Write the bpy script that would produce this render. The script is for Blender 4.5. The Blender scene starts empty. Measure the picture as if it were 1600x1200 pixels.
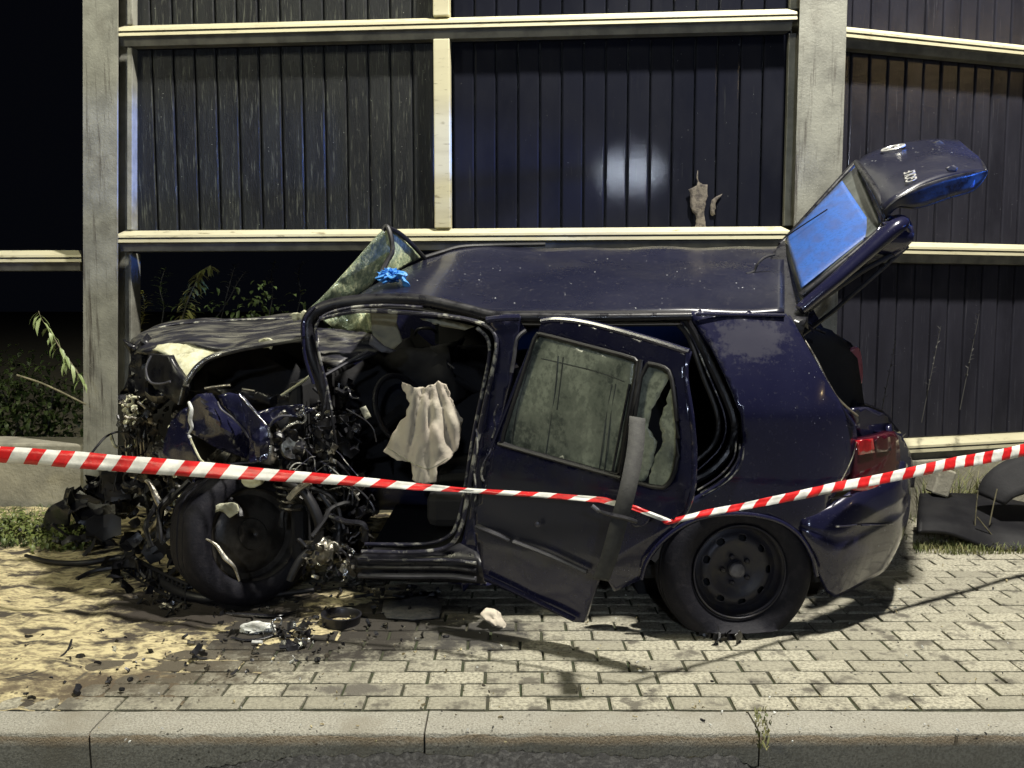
import bpy, bmesh, math, random
from mathutils import Vector, Matrix, noise
from mathutils.geometry import delaunay_2d_cdt
random.seed(7)
scene = bpy.context.scene
col = scene.collection

# ------------------------------------------------------------------ camera
F = 1400.0
TH = math.atan(125 / F)
CT, ST = math.cos(TH), math.sin(TH)
H = 1.34
cam_d = bpy.data.cameras.new('camera')
cam = bpy.data.objects.new('camera', cam_d)
col.objects.link(cam)
cam.location = (0, 0, H)
cam.rotation_euler = (math.pi / 2 - TH, 0, 0)
cam_d.sensor_width = 36
cam_d.lens = 36 * F / 1600
cam_d.clip_start = 0.05
cam_d.clip_end = 400
scene.camera = cam

# ------------------------------------------------------------------ world, lamps, exposure
world = bpy.data.worlds.new('World')
scene.world = world
world.use_nodes = True
wn = world.node_tree
bg = wn.nodes['Background']
bg.inputs['Color'].default_value = (0.30, 0.36, 0.60, 1)
bg.inputs['Strength'].default_value = 0.004


def lamp(name, loc, watts, colour, radius=0.12, target=None, angle=None, blend=0.5):
    d = bpy.data.lights.new(name, 'SPOT' if target else 'POINT')
    d.energy = watts
    d.color = colour
    d.shadow_soft_size = radius
    o = bpy.data.objects.new(name, d)
    o.location = loc
    if target:
        d.spot_size = math.radians(angle)
        d.spot_blend = blend
        o.rotation_euler = (Vector(target) - Vector(loc)).to_track_quat('-Z', 'Y').to_euler()
    col.objects.link(o)
    return o


lamp('street_lamp_light', (2.35, 3.0, 8.0), 4500, (1.0, 0.955, 0.85), 0.17)
lamp('work_light', (0.3, -9.0, 4.2), 780, (0.74, 0.84, 1.0), 0.18)
lamp('far_street_lamp_light', (-6.5, -1.0, 7.5), 1300, (1.0, 0.96, 0.70), 1.0)
lamp('amber_street_lamp_light', (20.5, -5.6, 7.8), 130, (1.0, 0.72, 0.34), 0.20)
lamp('blue_beacon_light', (7.5, 3.6, 2.4), 6500, (0.06, 0.22, 1.0), 0.10, target=(-2.38, 5.62, 1.95), angle=8, blend=.3)
lamp('blue_beacon_beam', (7.5, 2.3, 2.6), 1700, (0.05, 0.20, 1.0), 0.10, target=(1.50, 4.4, 1.72), angle=10, blend=.7)

scene.view_settings.view_transform = 'Standard'
scene.view_settings.look = 'None'
scene.view_settings.exposure = 0.2
scene.view_settings.gamma = 1.0
scene.view_settings.use_curve_mapping = False


# ------------------------------------------------------------------ geometry helpers
def P(px, py, Y):
    v = (600 - py) / F
    u = (px - 800) / F
    dy = CT + ST * v
    dz = -ST + CT * v
    k = Y / dy
    return Vector((u * k, Y, H + dz * k))


def G(px, py, z=0.0):
    v = (600 - py) / F
    u = (px - 800) / F
    dy = CT + ST * v
    dz = -ST + CT * v
    k = (z - H) / dz
    return Vector((u * k, dy * k, z))


def interp(x, tab):
    if x <= tab[0][0]:
        return tab[0][1]
    for (a, b), (c, d) in zip(tab, tab[1:]):
        if x <= c:
            return b + (d - b) * (x - a) / (c - a)
    return tab[-1][1]


def smooth(x, tab):
    return (interp(x - 18, tab) + interp(x - 6, tab) + interp(x + 6, tab) + interp(x + 18, tab)) / 4


SIDE = [(150, 4.20), (300, 4.02), (560, 3.80), (780, 3.64), (1000, 3.54), (1143, 3.50), (1260, 3.52), (1300, 3.56),
        (1360, 3.68), (1400, 3.82), (1425, 4.0), (1440, 4.2)]


def Ys(px, py=0):
    return smooth(px, SIDE)


ORG = {}


def org(parent):
    return ORG.get(parent.name, Vector((0, 0, 0))) if parent else Vector((0, 0, 0))


def tag(o, label=None, cat=None, group=None, kind=None):
    if label:
        o['label'] = label
    if cat:
        o['category'] = cat
    if group:
        o['group'] = group
    if kind:
        o['kind'] = kind
    return o


def empty(name, loc, label, cat, group=None):
    o = bpy.data.objects.new(name, None)
    o.location = loc
    o.empty_display_size = 0.1
    col.objects.link(o)
    ORG[o.name] = Vector(loc)
    return tag(o, label, cat, group)


def mesh_obj(name, verts, faces, mat, parent=None, solid=0.0, sm=True, angle=40, mats=None, midx=None, bev=0.0, off=-1):
    """verts in world coordinates; one mesh object"""
    if parent is None:
        c = Vector((0, 0, 0))
        for v in verts:
            c += Vector(v)
        c /= len(verts)
        c.z = min(v[2] for v in verts)
        o0 = c
    else:
        o0 = org(parent)
    me = bpy.data.meshes.new(name)
    me.from_pydata([tuple(Vector(v) - o0) for v in verts], [], faces)
    for m in (mats or [mat]):
        me.materials.append(m)
    if midx:
        for p, k in zip(me.polygons, midx):
            p.material_index = k
    me.update()
    if sm:
        me.polygons.foreach_set('use_smooth', [True] * len(me.polygons))
        me.set_sharp_from_angle(angle=math.radians(angle))
    o = bpy.data.objects.new(name, me)
    col.objects.link(o)
    if parent is None:
        o.location = o0
    else:
        o.parent = parent
    ORG[o.name] = o0
    if solid:
        md = o.modifiers.new('thickness', 'SOLIDIFY')
        md.thickness = solid
        md.offset = off
    if bev:
        md = o.modifiers.new('bevel', 'BEVEL')
        md.width = bev
        md.segments = 2
        md.limit_method = 'ANGLE'
    return o


def inside(x, y, poly):
    r = False
    j = len(poly) - 1
    for i in range(len(poly)):
        xi, yi = poly[i]
        xj, yj = poly[j]
        if (yi > y) != (yj > y) and x < (xj - xi) * (y - yi) / (yj - yi) + xi:
            r = not r
        j = i
    return r


def densify(poly, step):
    out = []
    for i in range(len(poly)):
        a = poly[i]
        b = poly[(i + 1) % len(poly)]
        n = max(1, int(math.hypot(b[0] - a[0], b[1] - a[1]) / step))
        for k in range(n):
            out.append((a[0] + (b[0] - a[0]) * k / n, a[1] + (b[1] - a[1]) * k / n))
    return out


def rounded(poly, it=2):
    """corner cutting"""
    for _ in range(it):
        out = []
        for i in range(len(poly)):
            a = poly[i]
            b = poly[(i + 1) % len(poly)]
            out.append((a[0] * .75 + b[0] * .25, a[1] * .75 + b[1] * .25))
            out.append((a[0] * .25 + b[0] * .75, a[1] * .25 + b[1] * .75))
        poly = out
    return poly


def panel(name, poly, depth, mat, parent=None, step=12, holes=(), thick=0.012, crumple=0.0, cscale=6.0, rag=0.0, angle=45, seed=0, bev=0):
    """sheet whose outline is given as seen from the front, each point at its own distance, with real thickness"""
    if not callable(depth):
        dv = depth
        depth = lambda x, y: dv
    pts = densify(poly, step)
    if rag:
        pts = [(x + noise.noise((x * .11, y * .11, seed)) * rag, y + noise.noise((x * .11, y * .11, seed + 9)) * rag) for x, y in pts]
    hl = [densify(h, step) for h in holes]
    co = list(pts)
    edges = [(i, (i + 1) % len(pts)) for i in range(len(pts))]
    for h in hl:
        b = len(co)
        co += h
        edges += [(b + i, b + (i + 1) % len(h)) for i in range(len(h))]
    x0 = min(p[0] for p in pts)
    x1 = max(p[0] for p in pts)
    y0 = min(p[1] for p in pts)
    y1 = max(p[1] for p in pts)
    x = x0 + step * .5
    r = 0
    while x < x1:
        y = y0 + step * .5 + (r % 2) * step * .5
        while y < y1:
            if inside(x, y, pts) and not any(inside(x, y, h) for h in hl):
                if min((x - a) ** 2 + (y - b) ** 2 for a, b in co[:len(pts) + sum(len(h) for h in hl)]) > (step * .4) ** 2:
                    co.append((x, y))
            y += step
        x += step * .87
        r += 1
    res = delaunay_2d_cdt([Vector(c) for c in co], edges, [], 0, 1e-4)
    vs, fs = res[0], res[2]
    verts = []
    for v in vs:
        Y = depth(v[0], v[1])
        p = P(v[0], v[1], Y)
        if crumple:
            q = p * cscale + Vector((seed * 3.1, 0, 0))
            d = (1 - abs(noise.noise(q)) * 2.2) * .6 + noise.noise(q * 2.3) * .4
            k = d * (crumple(v[0], v[1]) if callable(crumple) else crumple)
            p = P(v[0], v[1], Y + k)
        verts.append(p)
    faces = []
    for f in fs:
        cx = sum(vs[i][0] for i in f) / len(f)
        cy = sum(vs[i][1] for i in f) / len(f)
        if not inside(cx, cy, pts) or any(inside(cx, cy, h) for h in hl):
            continue
        n = (verts[f[1]] - verts[f[0]]).cross(verts[f[2]] - verts[f[0]])
        faces.append(tuple(f) if n.dot(verts[f[0]] - Vector((0, 0, H))) < 0 else tuple(reversed(f)))
    return mesh_obj(name, verts, faces, mat, parent, solid=thick, angle=angle, bev=bev)


def resample(pts, n):
    pts = [Vector(p) for p in pts]
    L = [0]
    for a, b in zip(pts, pts[1:]):
        L.append(L[-1] + (b - a).length)
    out = []
    k = 0
    for i in range(n):
        t = L[-1] * i / (n - 1)
        while k < len(pts) - 2 and L[k + 1] < t:
            k += 1
        s = (t - L[k]) / max(1e-9, L[k + 1] - L[k])
        out.append(pts[k].lerp(pts[k + 1], s))
    return out


def catmull(pts, n=6):
    pts = [Vector(p) for p in pts]
    out = []
    for i in range(len(pts) - 1):
        p0 = pts[max(0, i - 1)]
        p1 = pts[i]
        p2 = pts[i + 1]
        p3 = pts[min(len(pts) - 1, i + 2)]
        for k in range(n):
            t = k / n
            out.append(.5 * ((2 * p1) + (p2 - p0) * t + (2 * p0 - 5 * p1 + 4 * p2 - p3) * t * t + (3 * p1 - p0 - 3 * p2 + p3) * t ** 3))
    out.append(pts[-1])
    return out


def loft(name, curves, mat, parent=None, n=28, rows=4, thick=0.0, camber=0.0, dent=0.0, dscale=3.0, angle=50, closed=False, flip=False, linear=False):
    cs = [resample(catmull(c) if not linear else c, n) for c in curves]
    grid = []
    for a, b in zip(cs, cs[1:]):
        for r in range(rows):
            grid.append([p.lerp(q, r / rows) for p, q in zip(a, b)])
    grid.append(cs[-1])
    R = len(grid)
    verts = []
    for i, row in enumerate(grid):
        t = i / (R - 1)
        for j, p in enumerate(row):
            v = p.copy()
            v.z += camber * math.sin(math.pi * t)
            if dent:
                v += Vector((0, 0.3, 1)) * dent * noise.noise(p * dscale)
            verts.append(v)
    faces = []
    for i in range(R - 1):
        for j in range(n - 1):
            a = i * n + j
            f = (a, a + 1, a + 1 + n, a + n)
            faces.append(tuple(reversed(f)) if flip else f)
    return mesh_obj(name, verts, faces, mat, parent, solid=thick, angle=angle)


def tube_data(pts, r, seg=8, sm=True, flat=1.0, rr=None):
    pts = catmull(pts) if sm and len(pts) > 2 else [Vector(p) for p in pts]
    verts, faces = [], []
    N = len(pts)
    up = Vector((0, 0, 1))
    for i, p in enumerate(pts):
        d = (pts[min(N - 1, i + 1)] - pts[max(0, i - 1)])
        if d.length < 1e-7:
            d = Vector((1, 0, 0))
        d.normalize()
        a = d.cross(up)
        if a.length < .05:
            a = d.cross(Vector((0, 1, 0)))
        a.normalize()
        b = a.cross(d).normalized()
        ri = r if rr is None else r * interp(i / (N - 1), rr)
        for k in range(seg):
            t = 2 * math.pi * k / seg
            verts.append(p + a * math.cos(t) * ri + b * math.sin(t) * ri * flat)
    for i in range(N - 1):
        for k in range(seg):
            faces.append((i * seg + k, i * seg + (k + 1) % seg, (i + 1) * seg + (k + 1) % seg, (i + 1) * seg + k))
    faces.append(tuple(range(seg - 1, -1, -1)))
    faces.append(tuple((N - 1) * seg + k for k in range(seg)))
    return verts, faces


def tube(name, pts, r, mat, parent=None, seg=8, sm=True, flat=1.0, rr=None):
    v, f = tube_data(pts, r, seg, sm, flat, rr)
    return mesh_obj(name, v, f, mat, parent)


def pxt(name, pts, r, mat, parent=None, **k):
    """tube through points seen at (x, y) at distance Y"""
    return tube(name, [P(*p) for p in pts], r, mat, parent, **k)


def box_data(c, s, M=None):
    out = []
    for dx in (-.5, .5):
        for dy in (-.5, .5):
            for dz in (-.5, .5):
                v = Vector((dx * s[0], dy * s[1], dz * s[2]))
                if M:
                    v = M @ v
                out.append(Vector(c) + v)
    return out, [(0, 1, 3, 2), (4, 6, 7, 5), (0, 4, 5, 1), (2, 3, 7, 6), (0, 2, 6, 4), (1, 5, 7, 3)]


def box(name, c, s, mat, parent=None, M=None, bev=0.0):
    v, f = box_data(c, s, M)
    return mesh_obj(name, v, f, mat, parent, sm=False, bev=bev)


def merge(parts):
    V, Fc = [], []
    for v, f in parts:
        b = len(V)
        V += v
        Fc += [tuple(i + b for i in q) for q in f]
    return V, Fc


def lathe_data(prof, axis, centre, seg=48, fn=None):
    """prof: (radius, offset along axis)"""
    ax = Vector(axis).normalized()
    u = ax.cross(Vector((0, 0, 1))).normalized()
    w = u.cross(ax).normalized()
    V, Fc = [], []
    n = len(prof)
    for k in range(seg):
        t = 2 * math.pi * k / seg
        for r, o in prof:
            p = Vector(centre) + (u * math.cos(t) + w * math.sin(t)) * r + ax * o
            V.append(fn(p) if fn else p)
    for k in range(seg):
        for i in range(n - 1):
            a = k * n + i
            b = ((k + 1) % seg) * n + i
            Fc.append((a, a + 1, b + 1, b))
    return V, Fc


# ------------------------------------------------------------------ materials
def mat(name, base, rough=0.5, metal=0.0, c2=None, nscale=4.0, lo=0.4, hi=0.6, c3=None, n3=1.5, lo3=0.55, hi3=0.65,
        speck=None, sscale=90.0, sthr=0.12, bump=0.0, bscale=40.0, stretch=(1, 1, 1), rvar=0.0, coat=0.0, rnd=0.0,
        spec=0.5, detail=6.0, streak=None, trans=None):
    m = bpy.data.materials.new(name)
    m.use_nodes = True
    nt = m.node_tree
    N, L = nt.nodes, nt.links
    bs = N['Principled BSDF']
    geo = N.new('ShaderNodeNewGeometry')
    mp = N.new('ShaderNodeMapping')
    mp.inputs['Scale'].default_value = stretch
    L.new(geo.outputs['Position'], mp.inputs['Vector'])

    def nz(scale, det=detail, rg=0.6, vec=None):
        n = N.new('ShaderNodeTexNoise')
        n.inputs['Scale'].default_value = scale
        n.inputs['Detail'].default_value = det
        n.inputs['Roughness'].default_value = rg
        L.new((vec or mp).outputs[0], n.inputs['Vector'])
        return n

    def ramp(src, a, b):
        r = N.new('ShaderNodeMapRange')
        r.inputs['From Min'].default_value = a
        r.inputs['From Max'].default_value = b
        L.new(src, r.inputs['Value'])
        return r.outputs['Result']

    def mix(fac, a, b):
        x = N.new('ShaderNodeMix')
        x.data_type = 'RGBA'
        L.new(fac, x.inputs[0])
        if isinstance(a, tuple):
            x.inputs[6].default_value = (*a, 1)
        else:
            L.new(a, x.inputs[6])
        if isinstance(b, tuple):
            x.inputs[7].default_value = (*b, 1)
        else:
            L.new(b, x.inputs[7])
        return x.outputs[2]
    cur = base
    if rnd:
        oi = N.new('ShaderNodeObjectInfo')
        cur = mix(ramp(oi.outputs['Random'], 0, 1), tuple(c * (1 - rnd) for c in base), tuple(min(1, c * (1 + rnd)) for c in base))
    if c2:
        cur = mix(ramp(nz(nscale).outputs['Fac'], lo, hi), cur, c2)
    if c3:
        cur = mix(ramp(nz(n3).outputs['Fac'], lo3, hi3), cur, c3)
    if streak:
        sc, sx, a, b = streak
        mp2 = N.new('ShaderNodeMapping')
        mp2.inputs['Scale'].default_value = sx
        L.new(geo.outputs['Position'], mp2.inputs['Vector'])
        cur = mix(ramp(nz(1.0, 5, .7, mp2).outputs['Fac'], a, b), cur, sc)
    rsrc = None
    if speck:
        v = N.new('ShaderNodeTexVoronoi')
        v.inputs['Scale'].default_value = sscale
        L.new(geo.outputs['Position'], v.inputs['Vector'])
        f1 = ramp(v.outputs['Distance'], sthr, sthr * .6)
        sel = ramp(nz(5.0, 3).outputs['Fac'], .5, .62)
        mu = N.new('ShaderNodeMath')
        mu.operation = 'MULTIPLY'
        L.new(f1, mu.inputs[0])
        L.new(sel, mu.inputs[1])
        cur = mix(mu.outputs[0], cur, speck)
    if isinstance(cur, tuple):
        bs.inputs['Base Color'].default_value = (*cur, 1)
    else:
        L.new(cur, bs.inputs['Base Color'])
    bs.inputs['Metallic'].default_value = metal
    bs.inputs['Roughness'].default_value = rough
    bs.inputs['Specular IOR Level'].default_value = spec
    if rvar:
        r = N.new('ShaderNodeMapRange')
        r.inputs['From Min'].default_value = .35
        r.inputs['From Max'].default_value = .65
        r.inputs['To Min'].default_value = max(.03, rough - rvar)
        r.inputs['To Max'].default_value = min(1, rough + rvar)
        L.new(nz(nscale * 2.2).outputs['Fac'], r.inputs['Value'])
        L.new(r.outputs['Result'], bs.inputs['Roughness'])
    if coat:
        bs.inputs['Coat Weight'].default_value = coat
        bs.inputs['Coat Roughness'].default_value = 0.08
    if bump:
        b = N.new('ShaderNodeBump')
        b.inputs['Strength'].default_value = bump
        b.inputs['Distance'].default_value = 0.01
        L.new(nz(bscale, 8, .65).outputs['Fac'], b.inputs['Height'])
        L.new(b.outputs['Normal'], bs.inputs['Normal'])
    if trans:
        bs.inputs['Transmission Weight'].default_value = trans
        bs.inputs['IOR'].default_value = 1.2
    return m


PAINT = mat('navy_car_paint', (0.011, 0.0115, 0.036), 0.22, 0.1, c2=(0.019, 0.020, 0.050), nscale=2, lo=.45, hi=.8,
            c3=(.034, .034, .054), n3=60, lo3=.60, hi3=.70, speck=(.50, .52, .55), sscale=36, sthr=.07, bump=.02, bscale=50, rvar=.06, coat=.5)
ROOFP = mat('dusty_dark_roof_paint', (0.009, 0.010, 0.023), 0.30, 0.0, c2=(0.015, 0.016, 0.032), nscale=1.6, lo=.42, hi=.7,
            c3=(.035, .034, .045), n3=40, lo3=.60, hi3=.70, speck=(.7, .72, .72), sscale=26, sthr=.10, bump=.02, bscale=60, rvar=.05, coat=.12, spec=.35)
HOODP = mat('scratched_dusty_hood_paint', (0.020, 0.020, 0.030), 0.4, 0.2, c2=(0.19, 0.185, 0.155), nscale=7, lo=.46, hi=.66,
            stretch=(.6, 2.5, 4), speck=(.6, .6, .55), sscale=38, sthr=.10, bump=.12, bscale=24, rvar=.15)
BLACKP = mat('black_plastic', (0.010, 0.010, 0.014), 0.38, 0, c2=(0.022, 0.022, 0.025), nscale=9, lo=.5, hi=.75, bump=.12, bscale=50, rvar=.15)
RUBBER = mat('black_rubber', (0.010, 0.010, 0.013), 0.5, 0, c2=(0.020, 0.020, 0.022), nscale=8, lo=.5, hi=.7, bump=.1, bscale=60)
TYRE = mat('dusty_tyre_rubber', (0.005, 0.005, 0.010), 0.7, 0, c2=(0.013, 0.012, 0.017), nscale=30, lo=.5, hi=.66, bump=.3, bscale=90, spec=.3)
RIM = mat('dark_steel_wheel', (0.022, 0.022, 0.032), 0.45, 0.3, c2=(0.035, 0.033, 0.034), nscale=18, lo=.5, hi=.62, bump=.1, bscale=60)
RUBB = mat('black_asphalt_crumbs', (0.014, 0.014, 0.015), 0.6, 0, c2=(.045, .045, .045), nscale=60, lo=.5, hi=.6, bump=1.0, bscale=80)
SHEET = mat('matt_black_sheet', (0.006, 0.006, 0.008), 0.5, 0, c2=(0.011, 0.011, 0.013), nscale=9, bump=.1, spec=.3)
RIMF = mat('scraped_rusty_wheel', (0.075, 0.070, 0.064), 0.4, 0.4, c2=(0.030, 0.027, 0.025), nscale=12, lo=.42, hi=.6, bump=.2, bscale=50)
HUBM = mat('grey_hub_cap_metal', (0.16, 0.16, 0.18), 0.45, 0.6, c2=(.08, .08, .1), nscale=20)
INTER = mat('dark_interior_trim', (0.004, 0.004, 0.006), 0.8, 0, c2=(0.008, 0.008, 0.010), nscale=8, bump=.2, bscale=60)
LINER = mat('torn_beige_lining', (0.42, 0.41, 0.26), 0.8, 0, c2=(0.62, 0.62, 0.46), nscale=16, c3=(.16, .15, .09), n3=11, lo3=.55, hi3=.66, bump=.5, bscale=45)
BARE = mat('bent_bare_metal', (0.42, 0.40, 0.34), 0.32, 0.75, c2=(0.10, 0.09, 0.08), nscale=14, lo=.45, hi=.6, bump=.35, bscale=50)
BURNT = mat('greasy_engine_metal', (0.035, 0.033, 0.030), 0.36, 0.5, c2=(0.13, 0.115, 0.09), nscale=15, lo=.52, hi=.66, bump=.4, bscale=45, rvar=.15)
CHROME = mat('torn_bright_metal', (0.62, 0.64, 0.66), 0.22, 0.9, c2=(.2, .2, .2), nscale=25, bump=.3, bscale=50)
WHITE = mat('white_plastic', (0.72, 0.74, 0.72), 0.45, 0, c2=(.4, .4, .38), nscale=22, bump=.2, bscale=60)
SEALM = mat('scuffed_edge_metal', (0.03, 0.03, 0.05), 0.35, 0.3, c2=(0.36, 0.36, 0.33), nscale=16, lo=.52, hi=.60, bump=.3)
SHARDG = mat('cracked_laminated_glass', (0.32, 0.39, 0.25), 0.28, 0, c2=(0.70, 0.74, 0.46), nscale=60, lo=.46, hi=.60,
             c3=(0.14, 0.18, 0.12), n3=7, lo3=.45, hi3=.65, stretch=(1, 1, .45), bump=1.0, bscale=120, coat=.4)
BAG = mat('off_white_airbag_cloth', (0.52, 0.475, 0.39), 0.95, 0, c2=(0.49, 0.41, 0.355), nscale=6, lo=.45, hi=.8, bump=.3, bscale=60)
VISOR = mat('beige_sun_visor_cloth', (0.44, 0.43, 0.32), 0.85, 0, c2=(.33, .33, .27), nscale=12, bump=.15)
DOORGL = mat('misted_glass_painted_reflections', (0.30, 0.33, 0.265), 0.22, 0, c2=(0.075, 0.088, 0.076), nscale=3.6, lo=.47, hi=.60,
          c3=(0.17, 0.19, 0.155), n3=50, lo3=.45, hi3=.6, stretch=(1, 1, .8), bump=.15, bscale=90, rvar=.08, coat=.6)  # mist on the pane, with reflected blotches painted into its colour
BLUEG = mat('blue_lit_tailgate', (0.040, 0.12, 0.42), 0.4, 0, c2=(0.055, 0.10, 0.30), nscale=7, lo=.42, hi=.6,
            c3=(.03, .085, .28), n3=40, lo3=.5, hi3=.65, stretch=(3, 1, 1), bump=.15, bscale=80)  # blue light falling on the gate is put into the base colour
GREYG = mat('grey_glass_reflection', (0.09, 0.10, 0.095), 0.3, 0, c2=(.05, .055, .05), nscale=9, bump=.05)
QGLASS = mat('dark_glass', (0.010, 0.012, 0.014), 0.08, 0, coat=.5)
REDL = mat('red_lamp_lens', (0.50, 0.012, 0.020), 0.18, 0, c2=(.30, .006, .012), nscale=18, coat=.8)
DREDL = mat('dark_red_lamp_lens', (0.055, 0.006, 0.014), 0.15, 0, coat=.8)
PINKL = mat('pale_lamp_lens', (0.30, 0.10, 0.12), 0.2, 0, coat=.7)
BELT = mat('grey_seat_belt_webbing', (0.040, 0.040, 0.040), 0.8, 0, c2=(.055, .055, .053), nscale=40, bump=.3, bscale=160)
STRIP = mat('matt_grey_trim_strip', (0.055, 0.055, 0.068), 0.5, 0, c2=(.035, .035, .045), nscale=12)
TRED = mat('red_tape_plastic', (0.60, 0.018, 0.020), 0.35, 0, c2=(.34, .010, .012), nscale=14, lo=.45, hi=.7, bump=.25, bscale=24)
TWHT = mat('white_tape_plastic', (0.70, 0.70, 0.66), 0.35, 0, c2=(.42, .42, .40), nscale=14, lo=.45, hi=.72, bump=.25, bscale=24)
GLOVE = mat('blue_nitrile_rubber', (0.085, 0.33, 0.78), 0.45, 0, c2=(.05, .22, .6), nscale=20, bump=.2, bscale=60)

ALU = mat('dirty_cream_aluminium', (0.60, 0.565, 0.39), 0.5, 0.15, c2=(0.46, 0.42, 0.28), nscale=2.5, lo=.45, hi=.75,
          c3=(.27, .24, .15), n3=20, lo3=.60, hi3=.70, bump=.05, stretch=(.5, 1, 3), speck=(.2, .18, .12), sscale=60, sthr=.12)
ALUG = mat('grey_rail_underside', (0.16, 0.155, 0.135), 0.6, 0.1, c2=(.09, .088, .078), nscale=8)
GALV = mat('weathered_galvanised_steel', (0.30, 0.30, 0.26), 0.6, 0.25, c2=(0.19, 0.19, 0.165), nscale=7, lo=.4, hi=.65,
           c3=(.11, .10, .08), n3=2.2, lo3=.56, hi3=.72, bump=.25, bscale=70, speck=(.45, .45, .40), sscale=120, sthr=.22,
           streak=((.07, .062, .052), (22, 22, 1.2), .56, .68))
SLAT = mat('matt_fence_board', (0.008, 0.009, 0.012), 0.42, 0.0, c2=(0.018, 0.020, 0.021), nscale=2.6, lo=.38, hi=.7,
           speck=(.55, .58, .52), sscale=34, sthr=.07, bump=.5, bscale=40, stretch=(4, 4, .5), rvar=.1, rnd=.12, spec=.25,
           streak=((.070, .075, .064), (75, 75, 6.0), .56, .66))  # left bay: rougher dark board with grey streaks
SLATN = mat('glossy_navy_fence_board', (0.010, 0.011, 0.018), 0.05, 0.0, c2=(0.015, 0.016, 0.023), nscale=2.6, lo=.38, hi=.7,
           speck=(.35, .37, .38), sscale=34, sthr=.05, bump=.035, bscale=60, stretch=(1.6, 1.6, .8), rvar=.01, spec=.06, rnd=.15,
           streak=((.035, .037, .040), (60, 60, 2.0), .64, .76))  # centre bay: smoother board with a navy tone
SLATR = mat('streaked_blue_lit_fence_board', (0.019, 0.019, 0.026), 0.09, 0.0, c2=(0.028, 0.028, 0.038), nscale=2.6, lo=.38, hi=.7,
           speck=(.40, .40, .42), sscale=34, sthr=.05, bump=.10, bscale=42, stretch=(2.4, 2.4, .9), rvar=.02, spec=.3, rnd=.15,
           streak=((.055, .055, .066), (70, 70, 3.0), .60, .72))  # right bay: bluish light is mixed into the board colour
CONC = mat('weathered_concrete', (0.36, 0.34, 0.27), 0.9, 0, c2=(0.22, 0.21, 0.17), nscale=6, lo=.4, hi=.7, c3=(.10, .10, .07), n3=3,
           lo3=.58, hi3=.7, bump=.5, bscale=40)
KERB = mat('granular_kerb_concrete', (0.42, 0.405, 0.35), 0.85, 0, c2=(0.27, 0.26, 0.22), nscale=130, lo=.42, hi=.60,
            c3=(.28, .26, .21), n3=3, lo3=.5, hi3=.7, bump=1.0, bscale=150, rnd=.06, speck=(.09, .085, .07), sscale=50, sthr=.24)
PAVER = mat('yellow_grey_paver', (0.41, 0.39, 0.305), 0.80, 0, c2=(0.25, 0.236, 0.185), nscale=80, lo=.42, hi=.60,
            c3=(.13, .12, .095), n3=7, lo3=.55, hi3=.64, bump=.9, bscale=130, rnd=.22, speck=(.05, .045, .04), sscale=34, sthr=.25)
JOINT = mat('dark_joint_sand', (0.045, 0.043, 0.028), 0.95, 0, c2=(.030, .040, .016), nscale=8, bump=.5, bscale=60)
SAND = mat('yellow_absorbent_sand', (0.60, 0.52, 0.30), 0.95, 0, c2=(0.30, 0.25, 0.15), nscale=36, lo=.46, hi=.58,
           c3=(.060, .050, .038), n3=8, lo3=.51, hi3=.60, stretch=(.6, 1.3, 1), bump=1.0, bscale=90, speck=(.04, .03, .02), sscale=38, sthr=.30)
ASPH = mat('asphalt', (0.045, 0.045, 0.045), 0.9, 0, c2=(.08, .08, .075), nscale=60, bump=1.0, bscale=80)
EARTH = mat('dark_soil', (0.040, 0.036, 0.024), 0.95, 0, c2=(.075, .07, .035), nscale=6, bump=.8, bscale=30)
LEAFD = mat('dark_leaf', (0.050, 0.085, 0.024), 0.5, 0, c2=(.10, .14, .045), nscale=7, rnd=.2)
LEAFL = mat('yellow_green_leaf', (0.34, 0.35, 0.09), 0.5, 0, c2=(.42, .42, .16), nscale=12)
LEAFG = mat('green_leaf', (0.085, 0.12, 0.030), 0.5, 0, c2=(.15, .17, .05), nscale=12)
LEAFW = mat('pale_green_leaf', (0.30, 0.36, 0.17), 0.5, 0, c2=(.16, .22, .07), nscale=20)
STALK = mat('dry_plant_stalk', (0.20, 0.18, 0.11), 0.8, 0, c2=(.11, .10, .06), nscale=20)
DRYG = mat('dry_grass', (0.22, 0.21, 0.09), 0.8, 0, c2=(.10, .13, .04), nscale=12)
DIMST = mat('bare_grey_twig', (0.055, 0.055, 0.050), 0.8)
BLOODY = mat('rust_stain', (0.16, 0.04, 0.025), 0.8, c2=(.25, .2, .15), nscale=30)
EMB = mat('silver_emblem', (0.62, 0.62, 0.60), 0.3, 0.5)
WET = mat('oily_wet_patch', (0.012, 0.012, 0.012), 0.25, 0, c2=(.03, .028, .024), nscale=12, bump=.3, bscale=40)
MAT_ = mat('grey_rubber_mat', (0.09, 0.09, 0.095), 0.7, 0, c2=(.14, .135, .13), nscale=40, bump=.8, bscale=60)

# ------------------------------------------------------------------ setting: ground, road, kerb, pavement
YK0, YK1 = 2.703, 2.868


def ground_sheet(name, x0, x1, y0, y1, z, m, n=8):
    V, Fc = [], []
    for i in range(n + 1):
        for j in range(n + 1):
            V.append(Vector((x0 + (x1 - x0) * i / n, y0 + (y1 - y0) * j / n, z)))
    for i in range(n):
        for j in range(n):
            a = i * (n + 1) + j
            Fc.append((a, a + n + 1, a + n + 2, a + 1))
    return tag(mesh_obj(name, V, Fc, m), kind='structure')


ground_sheet('ground', -120, 120, 5.55, 160, -0.03, EARTH)
ground_sheet('road', -120, 120, -60, YK0 + .05, -0.135, ASPH)
pav = ground_sheet('pavement', -30, 30, YK1 - .03, 5.60, -0.012, JOINT)

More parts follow.
